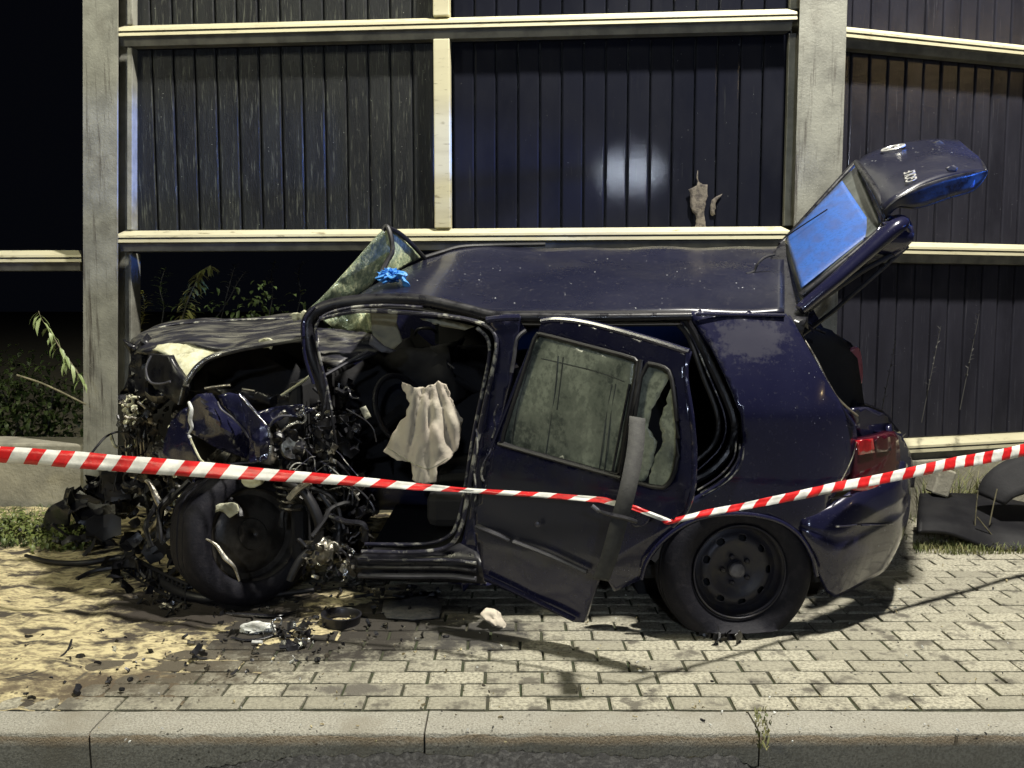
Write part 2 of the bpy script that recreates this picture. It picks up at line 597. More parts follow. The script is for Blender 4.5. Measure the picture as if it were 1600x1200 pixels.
kerb = box('kerb', (0, (YK0 + YK1) / 2 + .012, -.16), (60, YK1 - YK0 - .03, .14), CONC)
tag(kerb, kind='structure')
nt = KERB.node_tree
bs_ = nt.nodes['Principled BSDF']
src = bs_.inputs['Base Color'].links[0].from_socket
ge = nt.nodes.new('ShaderNodeNewGeometry')
sp = nt.nodes.new('ShaderNodeSeparateXYZ')
nt.links.new(ge.outputs['Position'], sp.inputs[0])
nn_ = nt.nodes.new('ShaderNodeTexNoise')
nn_.inputs['Scale'].default_value = 5
nn_.inputs['Detail'].default_value = 6
ad = nt.nodes.new('ShaderNodeMath')
ad.operation = 'MULTIPLY_ADD'
ad.inputs[1].default_value = .05
nt.links.new(nn_.outputs['Fac'], ad.inputs[0])
nt.links.new(sp.outputs['Z'], ad.inputs[2])
def band(a, b):
    r_ = nt.nodes.new('ShaderNodeMapRange')
    r_.inputs['From Min'].default_value = a
    r_.inputs['From Max'].default_value = b
    nt.links.new(ad.outputs[0], r_.inputs['Value'])
    return r_.outputs['Result']
b1_, b2_ = band(-.022, -.004), band(.012, .006)
mu_ = nt.nodes.new('ShaderNodeMath')
mu_.operation = 'MULTIPLY'
nt.links.new(b1_, mu_.inputs[0])
nt.links.new(b2_, mu_.inputs[1])
mu2 = nt.nodes.new('ShaderNodeMath')
mu2.operation = 'MULTIPLY'
mu2.inputs[1].default_value = .5
nt.links.new(mu_.outputs[0], mu2.inputs[0])
mx_ = nt.nodes.new('ShaderNodeMix')
mx_.data_type = 'RGBA'
nt.links.new(mu2.outputs[0], mx_.inputs[0])
nt.links.new(src, mx_.inputs[6])
mx_.inputs[7].default_value = (.22, .13, .045, 1)
nt.links.new(mx_.outputs[2], bs_.inputs['Base Color'])
for k in range(-5, 6):
    xa = -0.275 + k * 1.052
    V, Fc = [], []
    n = 26
    prof = [(YK0 + .012, -.20), (YK0 + .004, -.13), (YK0, -.05), (YK0 + .001, -.006), (YK0 + .006, -.001), (YK0 + .05, .001), (YK1 - .02, .0), (YK1 - .004, -.006), (YK1 - .002, -.12)]
    for i in range(n + 1):
        x = xa + .003 + (1.046) * i / n
        for q, (y, z) in enumerate(prof):
            e = 1 if 0 < q < 8 else 0
            dd = noise.noise((x * 9, y * 20, z * 20)) * .004 * e
            if q in (3, 4):
                dd -= max(0, noise.noise((x * 14, 3, 1)) - .25) * .02
            V.append(Vector((x, y + dd * (-1 if q < 4 else 0), z + dd)))
    m_ = len(prof)
    for i in range(n):
        for q in range(m_ - 1):
            a = i * m_ + q
            Fc.append((a, a + m_, a + m_ + 1, a + 1))
    Fc.append(tuple(range(m_)))
    Fc.append(tuple(n * m_ + q for q in range(m_ - 1, -1, -1)))
    mesh_obj('kerb_stone', V, Fc, KERB, kerb, angle=60)

# pavers: running bond, rows parallel to the kerb
PW, PD = 0.2065, 0.1035


def stain(m, c, sx, sy, colr, r0, r1, scale=5, sz=1.0):
    """a spill of dark fluid with an uneven edge, fixed in place on the ground"""
    nt = m.node_tree
    bs_ = nt.nodes['Principled BSDF']
    src = bs_.inputs['Base Color'].links[0].from_socket
    ge = nt.nodes.new('ShaderNodeNewGeometry')
    mp = nt.nodes.new('ShaderNodeMapping')
    mp.vector_type = 'TEXTURE'
    mp.inputs['Location'].default_value = (c[0], c[1], c[2] if len(c) > 2 else 0)
    mp.inputs['Scale'].default_value = (sx, sy, sz)
    nt.links.new(ge.outputs['Position'], mp.inputs['Vector'])
    ln = nt.nodes.new('ShaderNodeVectorMath')
    ln.operation = 'LENGTH'
    nt.links.new(mp.outputs[0], ln.inputs[0])
    no = nt.nodes.new('ShaderNodeTexNoise')
    no.inputs['Scale'].default_value = scale
    no.inputs['Detail'].default_value = 9
    no.inputs['Roughness'].default_value = .7
    nt.links.new(ge.outputs['Position'], no.inputs['Vector'])
    ad = nt.nodes.new('ShaderNodeMath')
    ad.operation = 'MULTIPLY_ADD'
    ad.inputs[1].default_value = 2.2
    nt.links.new(no.outputs['Fac'], ad.inputs[0])
    nt.links.new(ln.outputs['Value'], ad.inputs[2])
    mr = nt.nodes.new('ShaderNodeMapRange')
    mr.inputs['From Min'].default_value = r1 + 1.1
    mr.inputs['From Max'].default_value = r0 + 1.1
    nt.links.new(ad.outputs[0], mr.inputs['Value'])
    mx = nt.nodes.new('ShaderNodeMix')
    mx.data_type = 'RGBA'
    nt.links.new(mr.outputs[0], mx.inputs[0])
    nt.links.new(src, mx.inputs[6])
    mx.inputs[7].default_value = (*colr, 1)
    nt.links.new(mx.outputs[2], bs_.inputs['Base Color'])


stain(PAVER, (-1.0, 3.75), 1.0, .55, (.035, .030, .024), .72, 1.15, 7)
stain(PAVER, (-1.5, 3.2), .7, .30, (.10, .085, .06), .5, 1.05, 14)
stain(PAVER, (-.15, 3.55), .28, .22, (.05, .047, .042), .5, 1.0, 14)
stain(PAVER, (-.55, 3.02), .16, .06, (.13, .12, .10), .5, 1.0, 18)
stain(SAND, (-1.35, 3.85), .55, .32, (.035, .028, .022), .70, 1.10, 9)
stain(SAND, (-1.2, 3.05), .7, .14, (.11, .085, .055), .6, 1.1, 9)
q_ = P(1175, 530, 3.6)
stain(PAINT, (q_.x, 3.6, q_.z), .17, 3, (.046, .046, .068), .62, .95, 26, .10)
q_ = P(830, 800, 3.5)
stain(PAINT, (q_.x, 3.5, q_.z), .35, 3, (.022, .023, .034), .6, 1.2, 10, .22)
pm = []
for vv in range(6):
    V, Fc = [], []
    w, d = PW - .011, PD - .011
    c = .006
    rs = random.Random(vv)
    j = lambda: rs.uniform(-.0016, .0016)
    lo = [Vector((sx * w / 2 + j(), sy * d / 2 + j(), -.03)) for sx, sy in ((-1, -1), (1, -1), (1, 1), (-1, 1))]
    md = [Vector((v.x, v.y, -.004)) for v in lo]
    tp = [Vector((v.x - math.copysign(c, v.x), v.y - math.copysign(c, v.y), j() * .8)) for v in lo]
    V = lo + md + tp
    for a in range(4):
        b = (a + 1) % 4
        Fc += [(a, b, b + 4, a + 4), (a + 4, b + 4, b + 8, a + 8)]
    Fc.append((8, 9, 10, 11))
    me = bpy.data.meshes.new('paver')
    me.from_pydata(V, [], Fc)
    me.materials.append(PAVER)
    me.update()
    pm.append(me)
spots = []
rows = int((5.58 - YK1) / PD)
for r in range(rows):
    y = YK1 + PD * (r + .5) + .002
    sh = (r % 2) * .5 * PW + .02 + (.028 * noise.noise((r * .7, 0, 0)))
    for k in range(-24, 25):
        x = k * PW + sh
        if abs(x) > 4.6:
            continue
        u = abs(x) / y
        vis = u < .60 and not (x < -1.45 and y > 3.0)
        spots.append((0 if vis else 1, y + .15 * abs(x), x, y))
spots.sort()
rest = []
for i, (h, q, x, y) in enumerate(spots):
    zz = random.uniform(-.0025, .0015)
    rt = random.uniform(-.012, .012)
    tl = (random.uniform(-.010, .010), random.uniform(-.010, .010))
    if i < 298:
        o = bpy.data.objects.new('paver', pm[i % 6])
        col.objects.link(o)
        o.parent = pav
        o.location = Vector((x, y, zz)) - ORG['pavement']
        o.rotation_euler = (tl[0], tl[1], rt)
    else:
        Mx = Matrix.Translation((x, y, zz)) @ Matrix.Rotation(rt, 4, 'Z') @ Matrix.Rotation(tl[0], 4, 'X')
        me = pm[i % 6]
        rest.append(([Mx @ v.co for v in me.vertices], [tuple(p.vertices) for p in me.polygons]))
v, f = merge(rest)
tag(mesh_obj('distant_pavers', v, f, PAVER, pav, sm=False), kind='stuff')


def heap(name, x0, x1, y0, y1, n, m, fn, mat_, zmin=-.006):
    V, Fc = [], []
    for i in range(n + 1):
        for j in range(m + 1):
            x = x0 + (x1 - x0) * i / n
            y = y0 + (y1 - y0) * j / m
            V.append(Vector((x, y, fn(x, y))))
    for i in range(n):
        for j in range(m):
            a = i * (m + 1) + j
            q = (a, a + m + 1, a + m + 2, a + 1)
            if max(V[t].z for t in q) > zmin:
                Fc.append(q)
    return mesh_obj(name, V, Fc, mat_, angle=80)


def sandf(x, y):
    e = interp(x, [(-4.6, .035), (-2.0, .020), (-1.55, .012), (-1.15, -.004), (-.7, -.013), (-.2, -.035)])
    e += interp(y, [(2.87, -.016), (3.15, -.004), (3.6, .004), (4.4, .010), (5.6, .03)])
    nn = noise.fractal((x * 3.1, y * 3.1, 0), 1.0, 2.0, 3) * .017 + noise.fractal((x * 12, y * 12, 4), 1.0, 2.0, 4) * .010
    return e + nn


tag(heap('absorbent_sand', -4.6, -.2, 2.87, 5.6, 260, 170, sandf, SAND), 'yellow absorbent sand strewn over the pavement at the front of the wreck', 'sand', kind='stuff')


def rubf(x, y):
    a = interp(abs(x + .05), [(0, .02), (.7, .010), (.95, -.05), (1.2, -.09)])
    e = -.105 + a + interp(y, [(2.2, -.03), (2.45, 0), (2.60, .022), (2.70, .020)])
    return e + noise.fractal((x * 11, y * 11, 8), 1.0, 2.0, 4) * .022 + .012 * noise.noise((x * 45, y * 45, 1)) + .012 * noise.noise((x * 4, 0, 3))


ob = heap('asphalt_rubble', -1.4, 1.3, 2.2, 2.71, 260, 90, rubf, RUBB, -.13)
tag(ob, 'broken black asphalt crumbs along the foot of the kerb', 'rubble', kind='stuff')

# ------------------------------------------------------------------ noise barrier behind the wreck
bar = empty('noise_barrier', (0, 5.5, 0), 'dark boarded noise barrier with cream aluminium rails on galvanised posts behind the wreck', 'noise barrier')
A = Vector((-2.56, 5.74, 0))      # left post centre
B = Vector((1.74, 5.40, 0))       # right post centre
RD = Vector((1.33, .40, 0)).normalized()   # direction of the right bay
LD = (B - A).normalized()


def frame_of(d):
    return Matrix(((d.x, -d.y, 0), (d.y, d.x, 0), (0, 0, 1)))   # local x along bay, local y away from camera


ML, MR = frame_of(LD), frame_of(RD)


def bbox(name, base, M, x0, x1, y0, y1, z0, z1, m, bev=0.0):
    c = Vector(base) + M @ Vector(((x0 + x1) / 2, (y0 + y1) / 2, 0))
    c.z = (z0 + z1) / 2
    return box(name, c, (x1 - x0, y1 - y0, z1 - z0), m, bar, M, bev)


def lean(o, k):
    for v in o.data.vertices:
        v.co.x += (v.co.z - .1) * k
    return o


def hpost(base, M, w, d, z1, m, z0=-.2):
    t = .014
    parts = []
    for (x0, x1, y0, y1) in ((-w / 2, w / 2, -d / 2, -d / 2 + t), (-w / 2, w / 2, d / 2 - t, d / 2), (-t / 2, t / 2, -d / 2 + t, d / 2 - t)):
        c = Vector(base) + M @ Vector(((x0 + x1) / 2, (y0 + y1) / 2, 0))
        c.z = (z0 + z1) / 2
        parts.append(box_data(c, (x1 - x0, y1 - y0, z1 - z0), M))
    v, f = merge(parts)
    return mesh_obj('post', v, f, m, bar, sm=False)


# left post: front flange at Y 5.6, leans a hair
lean(hpost((-2.608, 5.70, 0), ML, .218, .20, 4.4, GALV), .041)
hpost((1.775, 5.36, 0), ML, .262, .22, 4.4, GALV)
hpost((-6.9, 6.0, 0), ML, .222, .20, 4.4, GALV)
hpost((5.6, 6.55, 0), MR, .222, .20, 4.4, GALV)


def rail(p0, p1, M, zc):
    """extruded rail: sloping cream face, groove, lip, grey undercut; ends mitred"""
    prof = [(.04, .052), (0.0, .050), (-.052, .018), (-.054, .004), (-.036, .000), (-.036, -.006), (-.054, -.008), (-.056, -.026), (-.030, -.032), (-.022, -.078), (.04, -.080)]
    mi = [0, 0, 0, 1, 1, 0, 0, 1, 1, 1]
    V, Fc, ix = [], [], []
    d = (p1 - p0).normalized()
    p0 = p0 + (Vector((max(0, zc - 1.73) * .039, 0, 0)) if p0.x < -2 else Vector((0, 0, 0)))
    for e, (p, s) in enumerate(((p0, 1), (p1, -1))):
        for y, z in prof:
            mit = max(0, (-y) - .0) * .9 * s
            q = p + d * (.055 * s - mit)
            V.append(q + M @ Vector((0, y, 0)) + Vector((0, 0, zc + z)))
    n = len(prof)
    for i in range(n - 1):
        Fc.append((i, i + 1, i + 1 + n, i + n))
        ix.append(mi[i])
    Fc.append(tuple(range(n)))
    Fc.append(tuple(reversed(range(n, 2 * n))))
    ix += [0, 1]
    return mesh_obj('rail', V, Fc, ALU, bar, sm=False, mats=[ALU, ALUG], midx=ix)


def on_bay(px, Y):
    return Vector(((px - 800) / F * Y / 1.0, Y, 0))


La = Vector((-2.470, 5.66, 0))
Lb = Vector((1.640, 5.335, 0))
for z in (2.985, 1.745, 4.22):
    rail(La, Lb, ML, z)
rail(La, Lb, ML, .505) if False else None
Ra = Vector((1.92, 5.47, 0))
Rb = Ra + RD * 3.6
for z in (2.93, 1.675, .43, 4.17):
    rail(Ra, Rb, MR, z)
# far left bay: only a lower rail is left, dark beyond
FLa, FLb = Vector((-6.8, 5.98, 0)), Vector((-2.70, 5.74, 0))
rail(FLa, FLb, ML, 1.63)

# boards
bw = 0.1255
pitch = 0.1325


def board_mesh(h, m_):
    V, Fc = [], []
    prof = [(-bw / 2, .022), (-bw / 2 + .002, .004), (-bw / 2 + .010, 0), (bw / 2 - .010, 0), (bw / 2 - .002, .004), (bw / 2, .022)]
    for z in (0, h):
        for x, y in prof:
            V.append((x, y, z))
    n = len(prof)
    for i in range(n - 1):
        Fc.append((i, i + 1, i + 1 + n, i + n))
    Fc.append(tuple(range(n - 1, -1, -1)))
    Fc.append(tuple(range(n, 2 * n)))
    Fc.append((0, n, 2 * n - 1, n - 1))
    me = bpy.data.meshes.new('board')
    me.from_pydata(V, [], Fc)
    me.materials.append(m_)
    me.update()
    return me


def boards(a, b, M, z0, z1, back, m_=None):
    m_ = m_ or SLAT
    d = (b - a)
    L = d.length
    d.normalize()
    n = round(L / pitch)
    pt = L / n
    me = board_mesh(z1 - z0, m_)
    yaw = math.atan2(d.y, d.x)
    for i in range(n):
        o = bpy.data.objects.new('board', me)
        col.objects.link(o)
        o.parent = bar
        o.scale = (pt / pitch, 1, 1)
        p = a + d * (pt * (i + .5)) + M @ Vector((0, back + random.uniform(-.0025, .0025), 0))
        o.location = Vector((p.x, p.y, z0)) - ORG[bar.name]
        o.rotation_euler = (0, 0, yaw + random.uniform(-.004, .004))
    c = (a + b) / 2 + M @ Vector((0, back + .034, 0))
    c.z = (z0 + z1) / 2
    box('backing_sheet', c, (L, .02, z1 - z0), SLAT, bar, M)


dL = (Lb - La).normalized()
m0 = La + dL * .105
MUL = 2.06                                            # mullion position along the bay
pc = La + dL * MUL
for z0, z1 in ((1.80, 2.905), (3.04, 4.14)):
    boards(m0, pc - dL * .055, ML, z0, z1, .055)
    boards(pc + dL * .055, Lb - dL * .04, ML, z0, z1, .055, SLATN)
for z0, z1 in ((1.80, 2.905), (3.04, 4.14)):
    c = pc + ML @ Vector((0, .0, 0))
    c.z = (z0 - .004 + z1) / 2
    box('mullion', c, (.098, .07, z1 - z0 + .004), ALU, bar, ML, bev=.006)
    for q, s in ((La + dL * .045, 1), (Lb + dL * .0, -1)):
        c = q + ML @ Vector((0, .045, 0))
        c.z = (z0 + z1) / 2
        lean(box('frame_strip', c + Vector((-.022 if s > 0 else 0, -.0 if s > 0 else 0, 0)), (.034 if s > 0 else .07, .12 if s > 0 else .05, z1 - z0), GALV, bar, ML, bev=.004), .039 if s > 0 else 0)
for z0, z1 in ((1.728, 2.85), (2.985, 4.09), (.485, 1.595)):
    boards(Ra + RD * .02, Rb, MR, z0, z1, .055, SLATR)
# frame upright standing in the open bay beside the left post
lean(box('frame_strip', (La.x + .026, La.y + .08, .82), (.018, .12, 1.68), GALV, bar, ML, bev=.003), .03)
SCAR = mat('torn_pale_fibre', (0.16, 0.14, 0.115), 0.9, 0, c2=(.07, .06, .055), nscale=40, lo=.42, hi=.6, bump=.6, bscale=60)
for k, q in enumerate(([(1090, 268), (1093, 284), (1104, 290), (1106, 308), (1100, 330), (1104, 361), (1086, 361), (1088, 340), (1078, 322), (1078, 296), (1088, 288)], [(1112, 312), (1120, 306), (1128, 302), (1118, 318), (1116, 340), (1110, 336)])):
    panel('torn_facing', q, 5.415 - k * .001, SCAR, bar, step=5, thick=.003, rag=4, crumple=.004)
# concrete plinths
bbox('concrete_plinth', Ra, MR, 0, 3.6, -.05, .16, -.1, .352, CONC, .01)
bbox('concrete_plinth', Vector((-2.70, 5.72, 0)), ML, -4.2, 0, -.10, .20, -.1, .455, CONC, .015)

# ------------------------------------------------------------------ the wrecked car
car = empty('wrecked_car', (0.2, 4.3, 0), 'crashed dark navy hatchback with crushed front and raised tailgate against the left post', 'car')

# --- roof
near = [P(548, 470, 3.98), P(600, 463, 3.94), P(650, 464, 3.90), P(720, 477, 3.86), P(800, 487, 3.80), P(950, 488, 3.74), P(1085, 487, 3.70), P(1226, 489, 3.70)]
mid = [P(600, 435, 4.35), P(640, 428, 4.35), P(680, 424, 4.35), P(740, 430, 4.32), P(820, 432, 4.28), P(950, 433, 4.24), P(1085, 432, 4.24), P(1226, 432, 4.26)]
far = [P(664, 403, 4.85), P(690, 396, 4.9), P(714, 389, 4.95), P(770, 386, 5.0), P(850, 386, 5.0), P(960, 387, 5.0), P(1080, 387, 5.0), P(1224, 384, 5.02)]
roof = loft('roof', [near, mid, far], ROOFP, car, n=60, rows=9, thick=.02, dent=.018, dscale=3.0, linear=False)
loft('roof_lining', [[p - Vector((0, 0, .05)) for p in near], [p - Vector((0, 0, .06)) for p in mid], [p - Vector((0, 0, .05)) for p in far]], INTER, car, n=30, rows=4, thick=.01)
pxt('roof_edge_strip', [(664, 402, 4.84), (690, 394, 4.9), (720, 386, 4.95), (770, 383.5, 5.0), (852, 382, 5.0)], .012, RUBBER, roof)
pxt('roof_trim', [(742, 492, 3.745), (830, 490, 3.72), (950, 490, 3.69), (1080, 490, 3.66)], .016, RUBBER, roof, flat=.8)
# roof aerial foot and cable at the rear
ae = pxt('roof_aerial', [(1166, 428, 4.28), (1178, 424, 4.3), (1184, 412, 4.3), (1196, 402, 4.32), (1210, 398, 4.34)], .006, RUBBER, roof)

# --- bent A pillar and roof rail
pil = pxt('front_pillar', [(513, 640, 3.84), (503, 600, 3.84), (488, 560, 3.83), (481, 525, 3.83), (483, 500, 3.84), (500, 484, 3.84), (540, 473, 3.84),
                    (600, 468, 3.83), (660, 470, 3.80), (720, 482, 3.76), (775, 494, 3.72), (850, 496, 3.69), (960, 496, 3.66), (1080, 494, 3.63)], .030, BLACKP, car, seg=12,
    rr=[(0, .75), (.1, 1.0), (.3, 1.0), (.6, .9), (1, .55)])
pxt('pillar_edge', [(518, 640, 3.80), (510, 600, 3.80), (500, 560, 3.80), (494, 525, 3.80), (495, 508, 3.80), (508, 492, 3.80), (545, 481, 3.79), (600, 477, 3.78), (660, 480, 3.76)], .006, SEALM, pil)
pxt('pillar_fold', [(490, 600, 3.79), (477, 560, 3.79), (474, 525, 3.79), (476, 500, 3.80), (492, 480, 3.80)], .007, PAINT, pil)
# door opening flange around the front opening
fl = pxt('door_opening_flange', [(500, 498, 3.80), (560, 486, 3.80), (640, 489, 3.78), (700, 494, 3.75), (745, 503, 3.71), (769, 516, 3.68), (776, 540, 3.66), (768, 585, 3.66), (756, 640, 3.66), (744, 700, 3.66),
                                 (733, 760, 3.66), (724, 810, 3.66), (712, 842, 3.66), (690, 858, 3.67), (640, 863, 3.70), (565, 862, 3.74)], .0095, SEALM, car)
pxt('inner_flange', [(745, 512, 3.74), (762, 530, 3.74), (764, 560, 3.74), (752, 620, 3.74), (738, 690, 3.74), (727, 760, 3.74), (716, 812, 3.74), (700, 838, 3.74), (660, 850, 3.76), (570, 850, 3.80)], .008, SEALM, fl)
panel('centre_pillar', [(758, 498), (812, 494), (806, 545), (796, 600), (776, 680), (768, 720), (752, 780), (742, 815), (748, 870), (762, 915), (700, 912), (700, 866), (722, 846), (733, 800), (742, 740), (757, 650), (772, 580), (780, 535), (772, 515)],
      lambda x, y: Ys(x) + .02, PAINT, car, step=10, thick=.05, crumple=lambda x, y: .016 * max(0, min(1, (y - 540) / 100)), cscale=7)
pxt('pillar_top_edge', [(760, 500, 3.63), (785, 497, 3.62), (812, 496, 3.62)], .014, PAINT, car)
pxt('blue_door_seal', [(822, 516, 3.60), (808, 530, 3.60), (803, 560, 3.60), (799, 582, 3.60)], .008, HUBM, car)
for k, q in enumerate([[(770, 690, 3.62), (766, 706, 3.6), (757, 722, 3.60), (752, 740, 3.6), (757, 752, 3.6), (768, 735, 3.6), (774, 712, 3.6), (770, 700, 3.6)],
                       [(778, 632, 3.60), (772, 650, 3.6), (774, 668, 3.6), (769, 684, 3.6)], [(744, 670, 3.62), (746, 700, 3.6), (741, 735, 3.61), (744, 770, 3.6), (739, 800, 3.61), (742, 830, 3.61)]]):
    pxt('hinge_bracket', q, .0045 if k == 0 else .0035, SEALM, car)

# --- sill
sill = panel('sill', [(552, 864), (640, 866), (690, 862), (718, 848), (745, 862), (760, 912), (640, 908), (566, 906), (548, 884)],
             lambda x, y: Ys(x) + .02 - .06 * math.sin((y - 848) / 66 * math.pi), BLACKP, car, step=8, thick=.10, crumple=.01)
for yy, r, m_ in ((872, .007, SEALM), (884, .010, BLACKP), (897, .012, STRIP)):
    pxt('sill_ridge', [(560, yy + 2, Ys(560) - .045), (640, yy + 3, Ys(640) - .045), (700, yy + 3, Ys(700) - .045), (744, yy + 8, Ys(744) - .045)], r, m_, sill)

# --- rear quarter
QU = [(1072, 486), (1150, 488), (1228, 490), (1240, 505), (1262, 545), (1300, 610), (1337, 662), (1340, 690), (1332, 735), (1300, 780), (1290, 800),
      (1268, 850), (1255, 842), (1235, 826), (1205, 812), (1172, 805), (1140, 804), (1100, 810), (1065, 826), (1035, 850), (1012, 880), (1003, 905), (960, 925), (948, 905), (950, 850),
      (1000, 800), (1085, 778), (1130, 752), (1152, 722), (1162, 690), (1160, 650), (1140, 600), (1110, 540)]


def Yq(x, y):
    b = Ys(x)
    t = (y - 490) / 160
    return b + (.17 * (1 - t) ** 1.4 if t < 1 else 0) + .05 * max(0, (y - 760) / 140) ** 2


quarter = panel('rear_quarter_panel', QU, Yq, PAINT, car, step=11, thick=.02)
pxt('gutter_seam', [(1088, 491, 3.66), (1150, 492, 3.665), (1226, 493, 3.67)], .007, PAINT, quarter)
# wheel-arch lip
lip = [(1276, 900), (1268, 868), (1250, 838), (1222, 817), (1185, 806), (1145, 803), (1100, 808), (1062, 824), (1030, 850), (1010, 878), (1002, 905)]
pxt('wheel_arch_lip', [(x, y, Ys(x) - .004) for x, y in lip], .009, PAINT, quarter)
# seals and lips of the opening between door and quarter
for off, m_, r in ((0, BLACKP, .016), (14, SEALM, .004), (26, RUBBER, .010)):
    pxt('quarter_opening_seal', [(1068 - off * .3, 495 + off * .5, 3.66), (1090 - off * .5, 530, 3.66), (1120 - off * .8, 590, 3.64), (1142 - off * .9, 640, 3.62), (1148 - off, 672, 3.61), (1138 - off, 705 - off * .3, 3.61),
                                 (1112 - off, 735 - off * .5, 3.60), (1082, 752 - off * .8, 3.60)], r, m_, quarter)
for k in range(3):
    pxt('quarter_crease', [(1150 + 6 * k, 690 + 4 * k, Ys(1150) - .006), (1146 + 6 * k, 716 + 4 * k, Ys(1150) - .006), (1126 + 6 * k, 742 + 4 * k, Ys(1126) - .006), (1090 + 4 * k, 766 + 4 * k, Ys(1090) - .006)], .0035, SEALM, quarter)
pxt('quarter_rim', [(1232, 494, 3.69), (1244, 516, 3.66), (1264, 552, 3.63), (1300, 613, 3.60), (1334, 664, 3.62)], .008, PAINT, quarter)
pxt('opening_edge', [(1250, 520, 3.80), (1272, 556, 3.74), (1306, 618, 3.70), (1340, 650, 3.76)], .005, BARE, quarter)
pxt('panel_gap', [(1338, 690, 3.60), (1332, 715, 3.60), (1318, 745, 3.58), (1306, 765, 3.56)], .002, BARE, quarter)

# --- rear end: luggage compartment and far jamb
panel('boot_interior', [(1228, 492), (1300, 516), (1340, 560), (1352, 640), (1345, 690), (1280, 700), (1235, 600)], lambda x, y: 4.55, INTER, car, step=20, thick=.02)
jamb = panel('far_boot_jamb', [(1262, 516), (1300, 518), (1330, 536), (1342, 556), (1347, 600), (1349, 632), (1380, 642), (1404, 672), (1404, 690), (1340, 672), (1334, 640), (1326, 575), (1308, 540), (1280, 530), (1262, 526)],
             lambda x, y: interp(y, [(516, 4.75), (600, 4.7), (640, 4.5), (690, 4.1)]), BLACKP, car, step=9, thick=.08)
pxt('boot_seal', [(1256, 518, 4.6), (1290, 520, 4.65), (1316, 534, 4.65), (1326, 560, 4.65), (1332, 610, 4.6), (1336, 640, 4.5), (1352, 656, 4.3)], .014, RUBBER, jamb)
panel('far_tail_light', rounded([(1326, 545), (1342, 540), (1347, 560), (1349, 598), (1340, 602), (1332, 575)], 1), 4.60, PINKL, car, step=6, thick=.03)
pxt('boot_latch', [(1336, 640, 4.2), (1344, 648, 4.2), (1352, 658, 4.15)], .012, HUBM, car)
panel('boot_sill', [(1334, 640), (1356, 636), (1385, 648), (1408, 676), (1402, 690), (1342, 684)], lambda x, y: interp(x, [(1334, 3.74), (1408, 4.15)]), PAINT, car, step=8, thick=.05)

# --- tail light on the near corner
tl = panel('tail_light', rounded([(1338, 688), (1382, 680), (1402, 672), (1408, 720), (1398, 748), (1362, 762), (1334, 768), (1338, 730)], 1), lambda x, y: Ys(x) - .012, DREDL, car, step=7, thick=.05)
panel('bright_lens', [(1341, 689), (1364, 685), (1367, 707), (1343, 711)], lambda x, y: Ys(x) - .022, REDL, tl, step=6, thick=.02)
panel('lower_lens', rounded([(1332, 752), (1392, 742), (1390, 760), (1332, 770)], 1), lambda x, y: Ys(x) - .018, REDL, tl, step=6, thick=.02)
panel('pale_lens', [(1368, 684), (1390, 678), (1393, 704), (1371, 707)], lambda x, y: Ys(x) - .02, DREDL, tl, step=6, thick=.02)

panel('rear_corner', [(1394, 674), (1408, 678), (1422, 706), (1431, 742), (1428, 762), (1396, 760), (1402, 722)], lambda x, y: interp(x, [(1394, 3.86), (1432, 4.15)]), PAINT, car, step=6, thick=.08)
# --- rear bumper, wrapped round the corner to the far side
path = [(1.16, 3.535, .0), (1.27, 3.545, 0), (1.40, 3.60, 0), (1.53, 3.70, 0), (1.65, 3.80, 0), (1.755, 3.95, 0), (1.835, 4.12, 0), (1.91, 4.36, 0), (1.99, 4.7, 0), (2.01, 5.0, 0), (1.95, 5.2, 0)]
pp = resample(catmull([Vector(p) for p in path]), 46)
levels = []
for t in range(19):
    s = t / 18
    row = []
    for i, p in enumerate(pp):
        u = i / 45
        nx = (pp[min(45, i + 1)] - pp[max(0, i - 1)]).normalized()
        out = Vector((nx.y, -nx.x, 0))
        zt = interp(u, [(0, .50), (.06, .53), (.13, .585), (.22, .62), (.45, .655), (.6, .68), (1, .72)])
        zb = interp(u, [(0, .37), (.035, .27), (.065, .17), (.085, .135), (.2, .165), (.30, .19), (.36, .225), (.42, .28), (1, .32)])
        z = zb + (zt - zb) * s
        bul = .022 * math.sin(math.pi * min(1, s * 1.05)) - .10 * max(0, .35 - s) ** 1.3 * 1.1
        if .60 < s < .66:
            bul -= .006
        if s > .92:
            bul -= .02 * (s - .92) / .08
        row.append(Vector((p.x, p.y, z)) + out * bul)
    levels.append(row)
V = [v for r in levels for v in r]
Fc = []
for i in range(18):
    for j in range(45):
        a = i * 46 + j
        Fc.append((a, a + 1, a + 47, a + 46))
bum = mesh_obj('rear_bumper', V, Fc, PAINT, car, solid=.02, angle=60)
for (x0, x1, yy) in ((1296, 1330, 778), (1306, 1338, 823), (1346, 1398, 821)):
    pxt('bumper_scratch', [(x0, yy, Ys(x0) - .075), ((x0 + x1) / 2, yy - 1, Ys((x0 + x1) / 2) - .075), (x1, yy - 3, Ys(x1) - .07)], .0035, SEALM, bum)
# rear panel above bumper between the lamps
loft('rear_panel', [[Vector((p.x - .03, p.y, .55)) for p in pp[16::6]], [Vector((p.x - .07, p.y, .80)) for p in pp[16::6]]], PAINT, car, n=20, rows=4, thick=.02)

